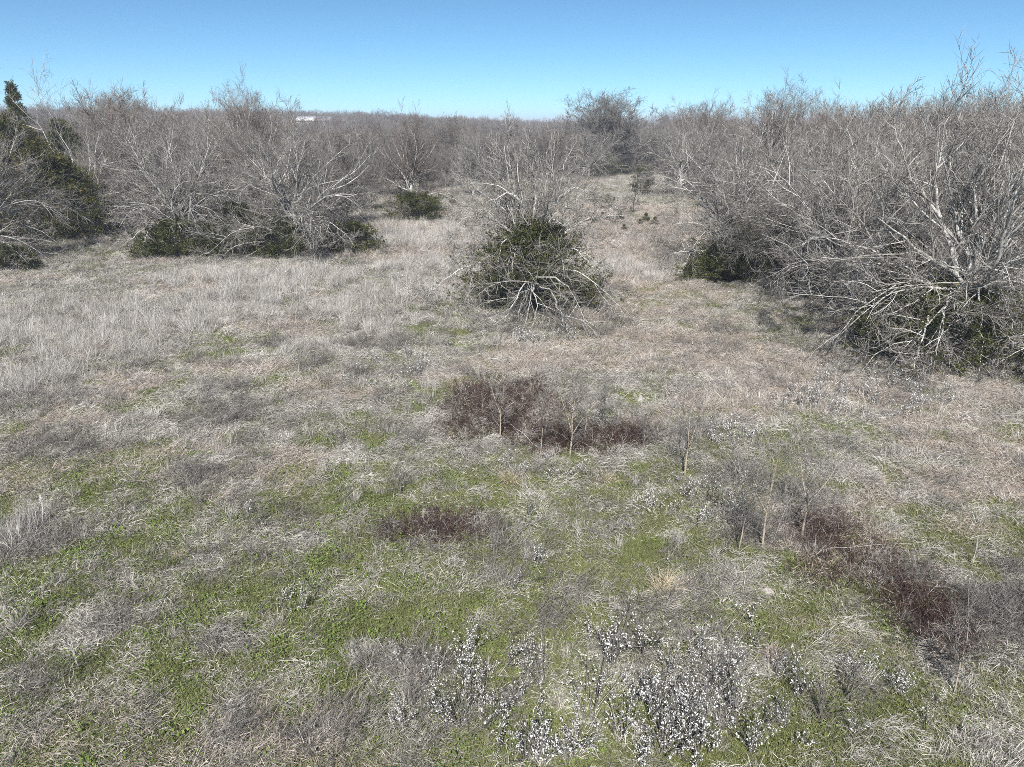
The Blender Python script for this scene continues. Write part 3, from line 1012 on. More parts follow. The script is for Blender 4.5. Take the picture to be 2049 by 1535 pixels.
RIGHT_LIMBS = [
    ([(0, 0, 1.2), (-.2, -.7, 2.5), (-.5, -1.2, 3.1), (-1.0, -1.5, 2.9), (-1.9, -1.9, 2.2), (-2.7, -2.4, 1.35), (-3.6, -2.4, 1.05), (-4.4, -2.7, .35)], .075),
    ([(-.3, -1.0, 2.9), (-1.2, -1.2, 3.55), (-2.2, -1.4, 3.8), (-3.0, -1.5, 3.5)], .05),
    ([(0, -.5, 2.4), (.5, -1.5, 3.1), (1.2, -2.0, 2.7), (1.6, -2.4, 1.5), (1.8, -2.6, .4)], .065),
    ([(-.9, -1.4, 2.95), (-1.3, -2.0, 2.4), (-1.6, -2.4, 1.3), (-1.7, -2.6, .3)], .045),
    ([(-.4, -1.1, 3.05), (-.5, -1.9, 2.6), (-.6, -2.4, 1.5), (-.5, -2.6, .3)], .045),
    ([(0, -.9, 2.9), (.4, -1.9, 2.5), (.6, -2.5, 1.2), (.8, -2.7, .2)], .045),
    ([(-2.2, -2.0, 2.05), (-2.7, -2.7, 1.5), (-3.0, -3.1, .8), (-3.2, -3.3, .15)], .04),
    ([(-1.5, -1.7, 2.5), (-2.1, -2.6, 2.0), (-2.4, -3.0, 1.1), (-2.6, -3.3, .2)], .04),
    ([(0, 0, 1.6), (-1.5, -.6, 2.9), (-3.0, -1.0, 2.8), (-4.4, -1.4, 1.9), (-5.2, -1.7, .8)], .06),
    ([(0, .1, 1.4), (-1.8, .6, 3.0), (-3.4, .8, 3.9), (-4.8, 1.0, 4.2), (-5.6, 1.1, 3.8)], .07),
    ([(0, 0, 1.8), (-.6, .2, 4.0), (-1.4, .3, 5.6), (-1.6, .3, 7.0), (-1.5, .3, 8.4)], .12),
    ([(-1.1, .25, 5.0), (-2.2, .4, 6.2), (-2.8, .5, 7.4), (-3.4, .6, 8.3)], .06),
    ([(0, 0, 1.8), (.3, .2, 4.2), (.4, .3, 6.2), (.8, .3, 8.6)], .11),
    ([(.35, .2, 4.6), (1.2, .3, 6.0), (1.8, .4, 7.3), (2.1, .5, 8.5)], .07)]
ht('hedge_a', 'sprawling grey hedge tree with white limbs, left of the bushy pair', 350, 47, 0.4, seed=31, h=8.0, spread=6.0, n_up=9, n_low=14, nb=12, ns=8, nt=7, trunk_r=.2)
ht('hedge_b', 'sprawling grey hedge tree with white limbs, right of the bushy pair', 570, 46.5, 1.2, seed=32, h=8.0, spread=5.8, n_up=9, n_low=15, nb=12, ns=8, nt=7, trunk_r=.2)
ht('right_c', 'large foreground bare tree at the right edge with drooping white lower limbs', 1985, 25.0, 0, seed=33, h=8.4, spread=5.4, n_up=7, n_low=9, nb=11, ns=7, nt=7, trunk_r=.2, up_polar=(8, 42), limbs=RIGHT_LIMBS)
ht('right_b', 'wide drooping bare tree next to the large right-edge tree', 1760, 31, 2.0, seed=34, h=7.6, spread=6.2, n_up=10, n_low=15, nb=12, ns=8, nt=7, trunk_r=.18)
ht('mid', 'upright bare tree with dense brown top rising from a round cedar', 822, 66, 0.9, M_BARK, M_TWIG_RED, seed=35, h=8.2, spread=4.3, n_up=14, n_low=8, nb=9, ns=6, nt=6, trunk_r=.2, up_polar=(3, 26), trunk_h=.2, twig_r=.008)
cp('hedge_b', 'forked pale-trunked bare tree at the left end of the right-hand thicket', 1500, 41, 3.3, (.95, .95, .98))
cp('right_b', 'bare tree cut by the left edge of the frame, limbs drooping onto grass', -92, 43.0, 1.1, .95)
cp('hedge_a', 'grey bare tree in the thicket behind the right-edge tree', 1880, 38, 2.6, (1.05, 1.05, 1.08))
cp('hedge_a', 'low grey bare tree filling the thicket between the forked tree and the wide drooping tree', 1640, 37, 4.4, .82)
cp('right_b', 'tall grey bare tree half out of frame behind the right edge', 2090, 33, 4.1, (1.05, 1.05, 1.1))
cp('hedge_b', 'grey bare tree at the back right, in line with the forked tree', 1700, 48, .6, 1.0)
cp('hedge_a', 'small bare tree with dark trunk standing in grass right of the round-cedar tree', 945, 88, 1.9, (.62, .62, .85))
cp('right_b', 'bare tree with white drooping limbs at the far end of the grass corridor', 1180, 118, 5.0, (.95, .95, .9))
cp('hedge_b', 'bare tree on the right side of the grass corridor, low shade beneath', 1370, 88, 2.2, (.9, .9, 1.02))

# vase-shaped taller trees that break the skyline
ht('vase', 'tall vase-shaped tree with pinkish upright top above the hedge tree pair', 505, 66, 0, M_BARK, M_TWIG_RED, seed=41, dome=1.0, h=10.4, spread=5, n_up=24, n_low=3, nb=8, ns=7, nt=6, trunk_r=.22, up_polar=(4, 30), trunk_h=.25, twig_r=.0075)
ht('dome', 'big round-domed bare tree on the skyline right of centre', 1222, 128, 0, M_BARK_DK, M_TWIG_FAR, seed=42, dome=.92, h=12.6, spread=7, n_up=34, n_low=5, nb=7, ns=6, nt=6, trunk_r=.26, up_polar=(5, 62), trunk_h=.22, twig_r=.015, twig_len=.9)
for o_dome in (PROTO['dome'],):
    o_dome.scale = (1.5, 1.5, 1.02)
cp('vase', 'fan-topped bare tree on the skyline behind the right thicket', 1550, 66, 2.4, (1.15, 1.15, 1.0))
cp('vase', 'bushy bare tree on the skyline between the dome tree and the fan-topped tree', 1400, 98, .8, (1.1, 1.1, .98))
cp('dome', 'broad bare tree on the left skyline behind the hedge trees', 250, 105, .5, (1.15, 1.15, .93))
cp('vase', 'bare tree with sparse whips on the skyline above the wide drooping tree', 1690, 58, 4.0, .88)

# pale leaning stems by the big cedar, left
LEAN = [([(0, 0, .1), (-.3, 0, 1.8), (-1.4, 0, 4.6), (-2.6, 0, 7.2), (-2.75, 0, 8.8), (-2.9, 0, 10.4)], .09),
        ([(0, 0, .1), (-.1, .1, 2.0), (-.7, .1, 4.6), (-1.3, .2, 6.5), (-1.8, .2, 8.3), (-2.2, .2, 9.6)], .075),
        ([(.1, 0, .1), (.2, 0, 2.4), (.3, .1, 4.2), (.9, .1, 6.2), (1.6, .2, 8.0), (2.2, .2, 9.0)], .07),
        ([(.2, .1, 2.6), (.9, .1, 4.6), (1.6, 0, 5.4), (2.2, 0, 6.4)], .05),
        ([(-.5, 0, 2.4), (-1.8, -.2, 3.6), (-3.0, -.3, 4.0)], .04)]
ht('lean', 'slender tree of leaning white stems beside the tall cedars', 165, 55, 0, M_BARK, M_TWIG, seed=51, h=9, spread=3, n_up=2, n_low=4, nb=8, ns=5, nt=5, trunk_r=.12, limbs=LEAN, trunk_h=.1)

# cedars
def cd(label, px, Y, seed, rx, ry, h, n, per, size, mat=None, pointed=.8, name='cedar_bush', rz=0.0):
    x, y = at(px, Y)
    return cedar(name, label, x, y, seed, rx, ry, h, n, per, size, mat, pointed, rz)


cd('low green cedar bush under the left hedge tree', 330, 46.3, 61, 3.2, 2.4, 2.2, 2300, 12, .4, pointed=.7)
cd('dark green cedar bush under the right hedge tree of the pair', 545, 46.6, 62, 3.0, 2.3, 2.1, 2000, 12, .4, pointed=.7)
cd('dark cedar between the two hedge trees of the pair', 455, 47.5, 75, 2.4, 2.2, 3.2, 1500, 12, .4, pointed=.8)
cd('small dark cedar at the right end of the hedge tree pair', 690, 47.4, 63, 1.9, 1.6, 1.7, 1000, 12, .38, pointed=.6)
cd('dark cedar crowding the left edge beside the tall bronze-flecked one', 105, 53.5, 76, 2.9, 2.5, 5.8, 3200, 8, .5, M_CEDAR, .7, 'cedar_tree')
cd('round dark cedar bush at the foot of the upright brown-topped tree', 830, 64.6, 64, 2.3, 2.0, 2.2, 1500, 12, .4, pointed=.5)
cd('tall dark cedar with bronze flecks at the left edge of the frame', 15, 52.5, 65, 4.3, 3.8, 8.4, 6500, 8, .55, M_CEDAR_BR, .75, 'cedar_tree')
cd('spire-topped cedar poking above the left skyline', 50, 68, 77, 2.5, 2.5, 11.9, 3200, 9, .40, M_CEDAR, 1.35, 'cedar_tree')
cd('green cedar behind the leaning white stems', 128, 68, 67, 2.8, 2.6, 8.4, 2000, 13, .55, M_CEDAR, .85, 'cedar_tree')
cd('dark cedar in the right-hand thicket around the forked trunks', 1540, 39.6, 68, 3.0, 2.4, 3.4, 2200, 13, .42, M_CEDAR, .7)
cd('low olive cedar at the near left foot of the right-hand thicket', 1455, 38.6, 69, 2.0, 1.5, 1.2, 1000, 12, .36, M_CEDAR, .8)
cd('wide dark cedar beneath the large right-edge tree', 1985, 24.3, 70, 3.4, 2.5, 2.6, 2800, 11, .36, M_CEDAR, .5)
cd('olive cedar top showing through the drooping limbs left of the right-edge tree', 1850, 27.6, 71, 1.3, 1.3, 3.9, 1200, 13, .36, M_CEDAR_BR, .8)
cd('dark cedar on the right side of the grass corridor', 1290, 92, 72, 1.6, 1.6, 3.2, 700, 10, .5)
cd('green cedar at the far end of the grass corridor', 1210, 124, 73, 2.6, 2.4, 3.6, 800, 10, .6)
cd('small dark cedar at the left frame edge beneath drooping limbs', -28, 41.5, 74, 1.3, 1.2, 1.2, 900, 12, .38)

# ------------------------------------------------------------------ the woodland behind
wood_geo, far_geo = [], []
for i, kw in enumerate([dict(h=8.0, spread=4.4, n_up=13, n_low=7, up_polar=(5, 62), dome=.9), dict(h=8.2, spread=3.8, n_up=12, n_low=6, up_polar=(5, 36)),
                        dict(h=7.4, spread=4.6, n_up=13, n_low=8, up_polar=(6, 66), dome=.92), dict(h=8.8, spread=3.6, n_up=13, n_low=5, up_polar=(4, 30))]):
    gt, gl, gc = tree_geo(seed=80 + i, nb=8, ns=5, nt=5, trunk_r=.12, twig_r=.0115, twig_len=1.0, **kw)
    for g in gl:
        gt.add(np.concatenate(g.v), g.f, np.concatenate(g.a))
    if i < 2:
        ga = Geo()
        for g in (gt, gc):
            ga.add(np.concatenate(g.v), g.f, np.concatenate(g.a))
        far_geo.append(ga)
    wood_geo.append((gt.mesh('trunk', M_BARK_DK, True), gc.mesh('crown', M_TWIG_FAR if i != 3 else M_TWIG_RED, True)))

EDGE_PX = [-400, 0, 150, 400, 700, 745, 800, 880, 950, 1000, 1100, 1180, 1240, 1280, 1340, 1400, 1500, 1650, 1800, 2049, 2500]
EDGE_Y = [58, 61, 60, 55, 57, 76, 82, 97, 96, 104, 116, 126, 140, 126, 110, 82, 56, 46, 42, 39, 36]


def wood_points(cell, y0, y1):
    n = int(1.7 * y1 / cell) + 2
    gx, gy = np.meshgrid((np.arange(n) - n / 2) * cell, np.arange(y0, y1, cell))
    x = gx.ravel() + rng.uniform(-.42, .42, gx.size) * cell
    y = gy.ravel() + rng.uniform(-.42, .42, gx.size) * cell
    px = 1024.5 + F * 1.03 * x / y
    k = (y > np.interp(px, EDGE_PX, EDGE_Y)) & (px > -250) & (px < 2300)
    return x[k], y[k]


xa, ya = wood_points(5.2, 36, 150)
xb, yb = wood_points(6.5, 150, 330)
xc, yc = wood_points(7.0, 330, 900)
x, y = np.concatenate([xa, xb, xc]), np.concatenate([ya, yb, yc])
o_ = np.argsort(np.hypot(x, y))
x, y = x[o_], y[o_]
hs = np.clip(.79 + .40 * (fbm(x, y, 22, 55, 2) - .5) + rng.normal(0, .15, len(x)), .58, 1.3)
# keep clear of the sheds
for bx, by, br in ((at(690, 130)[0], 130, 9), (at(637, 300)[0], 300, 14)):
    k = np.hypot(x - bx, y - by) > br
    x, y, hs = x[k], y[k], hs[k]
zg = ground_z(x, y)
NI = 285
roots = []
for i in range(NI):
    kind = int(rng.integers(0, 4))
    s = hs[i]
    q = x[i] / y[i]
    where = ('at the left behind the hedge tree pair' if q < -.24 else 'behind the upright brown-topped tree' if q < -.02 else
             'straight behind the lone mid-field tree' if q < .12 else 'beyond the grass corridor, around the dome tree' if q < .28 else 'at the right behind the thicket')
    row = 'front' if y[i] < np.interp(1024.5 + F * 1.03 * q, EDGE_PX, EDGE_Y) + 22 else 'farther'
    lab = ('brownish upright tree' if kind == 3 else 'grey spreading tree') + ' in ' + row + ' woodland rows ' + where
    grp = ('brownish' if kind == 3 else 'grey') + ' trees in ' + row + ' woodland rows ' + where
    t = thing('woodland_tree', lab, 'tree', (x[i], y[i], zg[i] - .05), rng.random() * 6.28, (s * 1.08, s * 1.08, s), grp)
    obj('trunk', wood_geo[kind][0], t)
    obj('crown', wood_geo[kind][1], t)
pc = bpy.data.collections.new('far_trees')
for g in far_geo:
    pc.objects.link(bpy.data.objects.new('far_tree', g.mesh('far_tree', M_MASS, True)))
n = len(x) - NI
s = hs[NI:] * 1.05
scatter('distant_woodland', pc, np.stack([x[NI:], y[NI:], zg[NI:] - .05], 1), np.stack([np.zeros(n), np.zeros(n), rng.random(n) * 6.28], 1), np.stack([s * 1.25, s * 1.25, s], 1), 2)
print('WOOD', NI, n)


def leafy_oak(px, Y, h):
    X, Yy = at(px, Y)
    r = np.random.default_rng(5)
    t = thing('oak_tree', 'small rust-leaved oak standing out of the grey woodland skyline', 'tree', (X, Yy, float(ground_z(X, Yy))))
    obj('trunk', wood_geo[2][0], t).scale = (.9, .9, h / 7.2)
    g = Geo()
    N = 9000
    d = nrm(r.normal(size=(N, 3)))
    p = d * (r.random(N) ** .4)[:, None] * np.array([3.6, 3.6, 2.6]) * (.8 + .4 * vnoise(d[:, 0] * 3 + 9, d[:, 2] * 3 + 9, 3))[:, None] + np.array([0, 0, h - 2.4])
    g.leaves(p, r.normal(size=(N, 3)), r.uniform(.12, .25, N), np.full(N, .6))
    obj('crown', g.mesh('crown', M_OAK), t)


leafy_oak(684, 240, 8.6)


# ------------------------------------------------------------------ buildings glimpsed in the woods
def box(g, c, s, v=.5):
    c, s = np.array(c, float), np.array(s, float) / 2
    k = np.array([(i, j, l) for i in (-1, 1) for j in (-1, 1) for l in (-1, 1)])
    g.add(c + k * s, [np.array([(0, 1, 3, 2), (4, 6, 7, 5), (0, 4, 5, 1), (2, 3, 7, 6), (0, 2, 6, 4), (1, 5, 7, 3)])], v)


def shed(name, label, cat, px, Y, w, d, h, rise, wall, roof, zoff=0.0):
    X, Yy = at(px, Y)
    t = thing(name, label, cat, (X, Yy, float(ground_z(X, Yy)) + zoff))
    g = Geo()
    box(g, (0, 0, h / 2), (w, d, h))
    g.add(np.array([(-w / 2, -d / 2, h), (-w / 2, d / 2, h), (-w / 2, 0, h + rise), (w / 2, -d / 2, h), (w / 2, d / 2, h), (w / 2, 0, h + rise)]), [np.array([(0, 1, 2), (3, 5, 4)])], .5)
    obj('wall', g.mesh('wall', wall), t)
    g = Geo()
    e = .35
    for sgn in (-1, 1):
        a = np.array([(-w / 2 - e, sgn * (d / 2 + e), h - e * rise / (d / 2)), (w / 2 + e, sgn * (d / 2 + e), h - e * rise / (d / 2)), (w / 2 + e, 0, h + rise + .01), (-w / 2 - e, 0, h + rise + .01)])
        v = np.concatenate([a + np.array([0, 0, .03]), a + np.array([0, 0, .13])])
        g.add(v, [np.array([(0, 1, 2, 3), (4, 7, 6, 5), (0, 4, 5, 1), (1, 5, 6, 2), (2, 6, 7, 3), (3, 7, 4, 0)])], .5)
    obj('roof', g.mesh('roof', roof), t)
    g = Geo()
    box(g, (w * .18, -d / 2 - .02, 1.05), (.95, .06, 2.1))
    obj('door', g.mesh('door', mat_plain(name + '_door', (.18, .16, .15))), t)
    g = Geo()
    box(g, (-w * .2, -d / 2 - .02, 1.5), (1.1, .06, .9))
    obj('window', g.mesh('window', mat_plain(name + '_glass', (.05, .06, .07), .2)), t)


M_WALLW = mat_plain('weathered_white_siding', (.55, .53, .49))
M_ROOFW = mat_plain('white_metal_roof', (.82, .82, .82), .4)
M_ROOFB = mat_plain('brown_shingle', (.24, .20, .17))
shed('farm_building', 'distant farm building with long white metal roof on the left skyline', 'building', 637, 300, 13, 9, 6.4, 1.6, M_WALLW, M_ROOFW, .3)
shed('garden_shed', 'small pale shed half hidden in the woodland left of the upright brown-topped tree', 'shed', 690, 130, 4.4, 3.4, 3.0, .9, M_WALLW, M_ROOFB, .6)


# ------------------------------------------------------------------ saplings on the near field
def sapling_geo(seed, h, r0, forks=3, fork_z=.42, lean=0.0, nb=9, nt=6):
    r = np.random.default_rng(seed)
    tk = grow(np.array([[0, 0, -.03]]), np.array([[lean, 0, 1.]]), np.array([h * fork_z + .03]), 6, .035, .03, r)
    gt = Geo()
    r0 = r0 * .58
    gt.tubes(tk, np.linspace(r0 * 1.3, r0 * .75, 6)[None], 8)
    top = np.repeat(tk[:, -1], forks, 0)
    az = np.arange(forks) * 2 * math.pi / forks + r.random() * 6
    pol = np.radians(r.uniform(10, 34, forks))
    d = np.stack([np.sin(pol) * np.cos(az), np.sin(pol) * np.sin(az), np.cos(pol)], 1)
    ln = h * (1 - fork_z) * r.uniform(.75, 1.05, forks)
    st = grow(top, d, ln, 8, .07, .03, r)
    sr = r0 * .62 * r.uniform(.75, 1.1, forks)[:, None] * np.linspace(1, .3, 8)[None]
    gs = Geo()
    gs.tubes(st, sr, 6)
    gc = Geo()
    b, br, bl = kids(st, sr, ln, nb, .05, 1., 30, 70, .55, 6, .12, .03, r, .55, .005, .4, .25)
    tb, tbr, tbl = kids(tk, np.full((1, 6), r0), np.array([h * .7]), 6, .35, .98, 40, 75, .5, 6, .12, .05, r, .25, .005, .4, .3)
    b, br, bl = np.concatenate([b, tb]), np.concatenate([br, tbr]), np.concatenate([bl, tbl])
    t, tr, _ = kids(b, br, np.maximum(bl, .35), nt - 2, .1, 1., 25, 60, .6, 4, .13, .02, r, .6, .0042, .5, .2)
    u, ur, _ = kids(t, tr, np.full(len(t), .26), 2, .2, 1., 25, 60, .7, 3, .13, .02, r, .6, .0034, .5, .1)
    gc.tubes(b, br, 4)
    gc.tubes(t, tr, 3)
    gc.tubes(u, ur, 3, None, True)
    return gt, gs, gc


SAP = [(1001, 882, 2.0, .030, 3, .35, 'forked grey sapling at the left front of the maroon thicket'),
       (1081, 915, 1.9, .018, 2, .40, 'thin straight sapling in front of the maroon thicket, second from its left'),
       (1140, 918, 2.15, .042, 4, .30, 'stoutest tan-trunked sapling, vase-shaped, before the maroon thicket'),
       (1170, 890, 1.5, .026, 2, .50, 'short tan sapling just behind the stoutest tan one'),
       (1205, 862, 1.5, .018, 2, .45, 'slender grey sapling left of the three-stemmed sapling'),
       (1222, 873, 1.6, .022, 3, .06, 'three-stemmed sapling behind and right of the stoutest tan one'),
       (1287, 905, 1.1, .014, 2, .4, 'thin whip sapling between the maroon thicket and the tan orange-footed sapling'),
       (1369, 957, 2.3, .036, 3, .33, 'orange-footed sapling with wide grey twigs right of the thicket'),
       (1478, 1105, 2.2, .024, 3, .28, 'leftmost of the three saplings standing in grey weeds at right'),
       (1525, 1098, 2.5, .034, 3, .34, 'middle of the three saplings standing in grey weeds at right'),
       (1604, 1076, 2.5, .034, 3, .32, 'rightmost tan sapling standing in grey weeds at right'),
       (1910, 1385, 1.6, .018, 3, .35, 'thin pale sapling beside the dark red canes at lower right')]
for i, (px, py, h, r0, fk, fz, lab) in enumerate(SAP):
    p = gp(px, py)
    p[2] = float(ground_z(p[0], p[1]))
    gt, gs, gc = sapling_geo(200 + i, h, r0, fk, fz, rng.normal(0, .02), nb=8 if r0 > .03 else 6, nt=7)
    t = thing('sapling', lab, 'sapling', tuple(p), group='bare saplings on the field')
    obj('trunk', gt.mesh('trunk', M_TAN, True), t)
    obj('limb', gs.mesh('limb', M_BARK_DK if r0 < .03 else M_TAN, True), t)
    obj('crown', gc.mesh('crown', M_TWIG_FAR, True), t)


# ------------------------------------------------------------------ bramble thickets
def bramble(label, px, py, rx, ry, n, h, mat=M_MAROON, seed=0, name='bramble_thicket', dens_noise=.5):
    r = np.random.default_rng(300 + seed)
    c = gp(px, py)
    X = r.uniform(-1.2, 1.2, n * 3)
    Y = r.uniform(-1.2, 1.2, n * 3)
    dd = np.hypot(X, Y) + (fbm(X * rx + c[0], Y * ry + c[1], .8, 7 + seed, 3) - .5) * 1.3 * dens_noise
    k = dd < .15 + 1.0 * r.random(n * 3) ** .7
    X, Y = (X[k] * rx)[:n], (Y[k] * ry)[:n]
    m = len(X)
    Z = ground_z(X + c[0], Y + c[1])
    az = r.random(m) * 6.28
    el = np.radians(r.uniform(12, 75, m))
    d = np.stack([np.cos(az) * np.cos(el), np.sin(az) * np.cos(el), np.sin(el)], 1)
    L = h * r.uniform(.6, 1.7, m)
    st = grow(np.stack([X, Y, Z], 1), d, L, 5, .16, np.linspace(0, -.22, 5), r)
    sr = r.uniform(.0028, .0055, m)[:, None] * np.linspace(1, .5, 5)[None]
    g = Geo()
    val = np.where(r.random(m) < .1, r.uniform(.75, 1, m), r.random(m) * .68)
    g.tubes(st, sr, 3, val)
    tw, tr, _ = kids(st, sr, L, 5, .15, 1., 30, 80, .55, 3, .15, -.02, r, .7, .0022, .5)
    g.blades(tw[:, 0], tw[:, 2] - tw[:, 0], np.linalg.norm(tw[:, 2] - tw[:, 0], axis=1), np.full(len(tw), .006), np.zeros(len(tw)), np.clip(np.repeat(val, 5) * .9 + .1 * r.random(len(tw)), 0, 1))
    t = tag(obj(name, g.mesh(name, mat), loc=tuple(c)), label, 'bramble')
    return t


bramble('large dark maroon thicket behind the saplings mid-field', 1005, 815, 1.9, 2.5, 4000, .27, seed=1, dens_noise=.7)
bramble('maroon thicket strip at the foot of the stoutest tan sapling', 1165, 886, 1.9, .95, 2000, .26, seed=2, dens_noise=.8)
bramble('small dark maroon tangle right of the tan saplings', 1285, 882, .6, .5, 350, .26, seed=3, dens_noise=.8)
bramble('brown-red low tangle in the middle of the near field', 885, 1060, 1.2, .65, 800, .24, seed=4, dens_noise=.9)
bramble('maroon canes around the rightmost sapling', 1640, 1060, .9, .7, 700, .28, seed=5, dens_noise=.9)
bramble('grey-red tangle of canes sloping down the right side', 1740, 1135, 1.4, .95, 800, .28, seed=6, dens_noise=1.4)
bramble('deep red cane patch above the thin pale sapling at lower right', 1885, 1270, .8, .65, 600, .28, seed=7, dens_noise=1.2)
bramble('purple-grey thicket far off in the grass corridor', 1295, 472, 3.2, 2.0, 700, .4, seed=8)
bramble('dark twiggy thicket at the right frame edge', 2020, 1240, .8, .7, 800, .4, M_WEED, seed=9, name='weed_thicket', dens_noise=.8)
bramble('red-brown cane strip running along the lower right', 1835, 1205, .7, .5, 450, .26, seed=10, dens_noise=1.0)

# ------------------------------------------------------------------ white-leaved weeds
def white_weed_geo(seed, h, stems, leaves):
    r = np.random.default_rng(400 + seed)
    s0 = np.stack([r.normal(0, .04, stems), r.normal(0, .04, stems), np.full(stems, -.02)], 1)
    az = r.random(stems) * 6.28
    pol = np.radians(r.uniform(4, 42, stems))
    d = np.stack([np.sin(pol) * np.cos(az), np.sin(pol) * np.sin(az), np.cos(pol)], 1)
    L = h * r.uniform(.6, 1.1, stems)
    st = grow(s0, d, L, 7, .09, .04, r)
    sr = r.uniform(.007, .011, stems)[:, None] * np.linspace(1, .4, 7)[None]
    b, br, bl = kids(st, sr, L, 5, .25, .95, 25, 60, .45, 5, .12, .04, r, .7, .0035, .5, .3)
    gs = Geo()
    gs.tubes(st, sr, 5)
    gs.tubes(b, br, 3)
    gl = Geo()
    for pts, m in ((st, leaves), (b, leaves // 2)):
        idx = np.repeat(np.arange(len(pts)), m)
        t = 1 - .9 * r.random(len(idx)) ** 1.4
        k = r.random(len(idx)) < np.repeat(r.uniform(.1, .85, len(pts)), m)
        idx, t = np.repeat(idx[k], 2), np.repeat(t[k], 2)
        p, tan = along(pts[idx], t)
        p = p + r.normal(0, .012, p.shape)
        dl = nrm(r.normal(size=(len(idx), 3)) * .8 + tan * .2 + np.array([0, 0, -.45]))
        gl.leaves(p, dl, r.uniform(.014, .040, len(idx)) * (1 + .5 * (r.random(len(idx)) < .12)), r.uniform(.35, .8, len(idx)), None, r.uniform(.1, .6, len(idx))[:, None])
    return gs, gl


rng = np.random.default_rng(99)
WW = []
for i, (h, st, lv) in enumerate([(1.1, 8, 15), (.8, 6, 12), (.55, 5, 10), (.45, 5, 9), (1.3, 11, 14), (.75, 3, 16)]):
    gs, gl = white_weed_geo(i, h, st, lv)
    WW.append((gs.mesh('stem', M_DKSTEM, True), gl.mesh('leaves', M_WHITE)))


def weed_at(px, py, kind, label, group, sc=1.0):
    p = gp(px, py)
    z = float(ground_z(p[0], p[1]))
    t = thing('white_leaved_weed', label, 'weed', (p[0], p[1], z), rng.random() * 6.28, sc * rng.uniform(.85, 1.15), group)
    obj('stem', WW[kind][0], t)
    l = obj('leaves', WW[kind][1], t)
    l['kind'] = 'stuff'
    return t


# stands: (label, group, points or (cx, cy, rx, ry, n), kinds, scale)
for lab, grp, (cx, cy, rx, ry, n), kinds, sc in [
    ('white-leaved weed in the row along the bottom frame edge', 'white weeds along the bottom edge', (1230, 1515, 270, 30, 16), (0, 1, 5, 2), .8),
    ('white-leaved weed in the small stand left of the bottom clump', 'white weeds left of the bottom clump', (930, 1390, 200, 100, 20), (1, 2, 5, 0), .7),
    ('white-leaved weed in the loose stand below the orange-footed sapling', 'white weeds below the orange-footed sapling', (1420, 1010, 120, 50, 22), (2, 3, 5), .7),
    ('white-leaved weed in the bright stand before the right-edge tree', 'white weeds before the right-edge tree', (1720, 810, 190, 42, 46), (2, 3, 1), .8),
    ('white-leaved weed in the stand just in front of the mid-field cedar', 'white weeds before the mid-field cedar', (1080, 678, 90, 12, 18), (2, 3), 1.0),
    ('white-leaved weed in the far stand left of the mid-field cedar', 'white weeds left of the mid-field cedar', (850, 575, 80, 20, 20), (2, 3, 1), 1.0),
    ('white-leaved weed in the stand behind the maroon thicket', 'white weeds behind the maroon thicket', (790, 745, 110, 40, 20), (2, 3, 1), .75),
    ('white-leaved weed scattered beside the pale tussocks mid-field', 'white weeds by the pale tussocks', (1090, 935, 90, 30, 10), (2, 3), .75),
    ('white-leaved weed in the strip right of the orange-footed sapling', 'white weeds right of the orange-footed sapling', (1460, 880, 80, 30, 18), (2, 3), .75),
    ('white-leaved weed scattered near the lower right corner', 'white weeds at lower right', (1650, 1400, 230, 110, 18), (5, 1, 2), .55),
    ('white-leaved weed in the far pale stand left before the hedge trees', 'white weeds before the hedge trees', (620, 545, 170, 18, 20), (2, 3), .9)]:
    for k in range(n):
        a, q = rng.random() * 6.28, math.sqrt(rng.random())
        weed_at(cx + rx * q * math.cos(a), cy + ry * q * math.sin(a), int(rng.choice(kinds)), lab, grp, sc)
for i, (px, py) in enumerate([(1225, 1335), (1290, 1305), (1340, 1352), (1262, 1402), (1312, 1440), (1372, 1424), (1432, 1385), (1240, 1482), (1330, 1502), (1402, 1492), (1462, 1452), (1180, 1452), (1395, 1325), (1150, 1512), (1502, 1505)]):
    weed_at(px, py, (4, 0, 1, 0, 4)[i % 5], 'white-leaved dark-stemmed weed in the big clump at bottom right of centre', 'white weeds in the bottom clump', .82)
for px, py, kind, lab, sc in [
    (605, 1228, 4, 'lone dense white-leaved weed with a dark shadow in the green turf at left', .45),
    (572, 1200, 2, 'sparse white-leaved weed just behind the lone dense one at left', .7),
    (1180, 1280, 1, 'tall white-leaved weed with two spikes above the bottom clump', .62),
    (1026, 1182, 5, 'single white spike standing in green turf left of the straw tussock', .5),
    (1075, 1140, 1, 'candelabra-shaped weed with pale stems in the green turf', .7),
    (1500, 1250, 3, 'low bushy white-leaved weed right of the straw tussock', 1.0),
    (1330, 1140, 5, 'white spike right behind the straw tussock', .4),
    (505, 1030, 5, 'white-leaved weed spike at left, above the green turf', .55),
    (532, 1055, 3, 'low white-leaved weed at left, right of the spike', .6),
    (1590, 1400, 5, 'single forked white weed right of the bottom clump', .9),
    (680, 985, 3, 'small white-leaved weed left of the pale tussocks', .7),
    (1170, 955, 5, 'slim white spike between the pale tussocks', .5),
    (900, 690, 2, 'white-leaved weed front left of the mid-field cedar', .9)]:
    weed_at(px, py, kind, lab, None, sc)


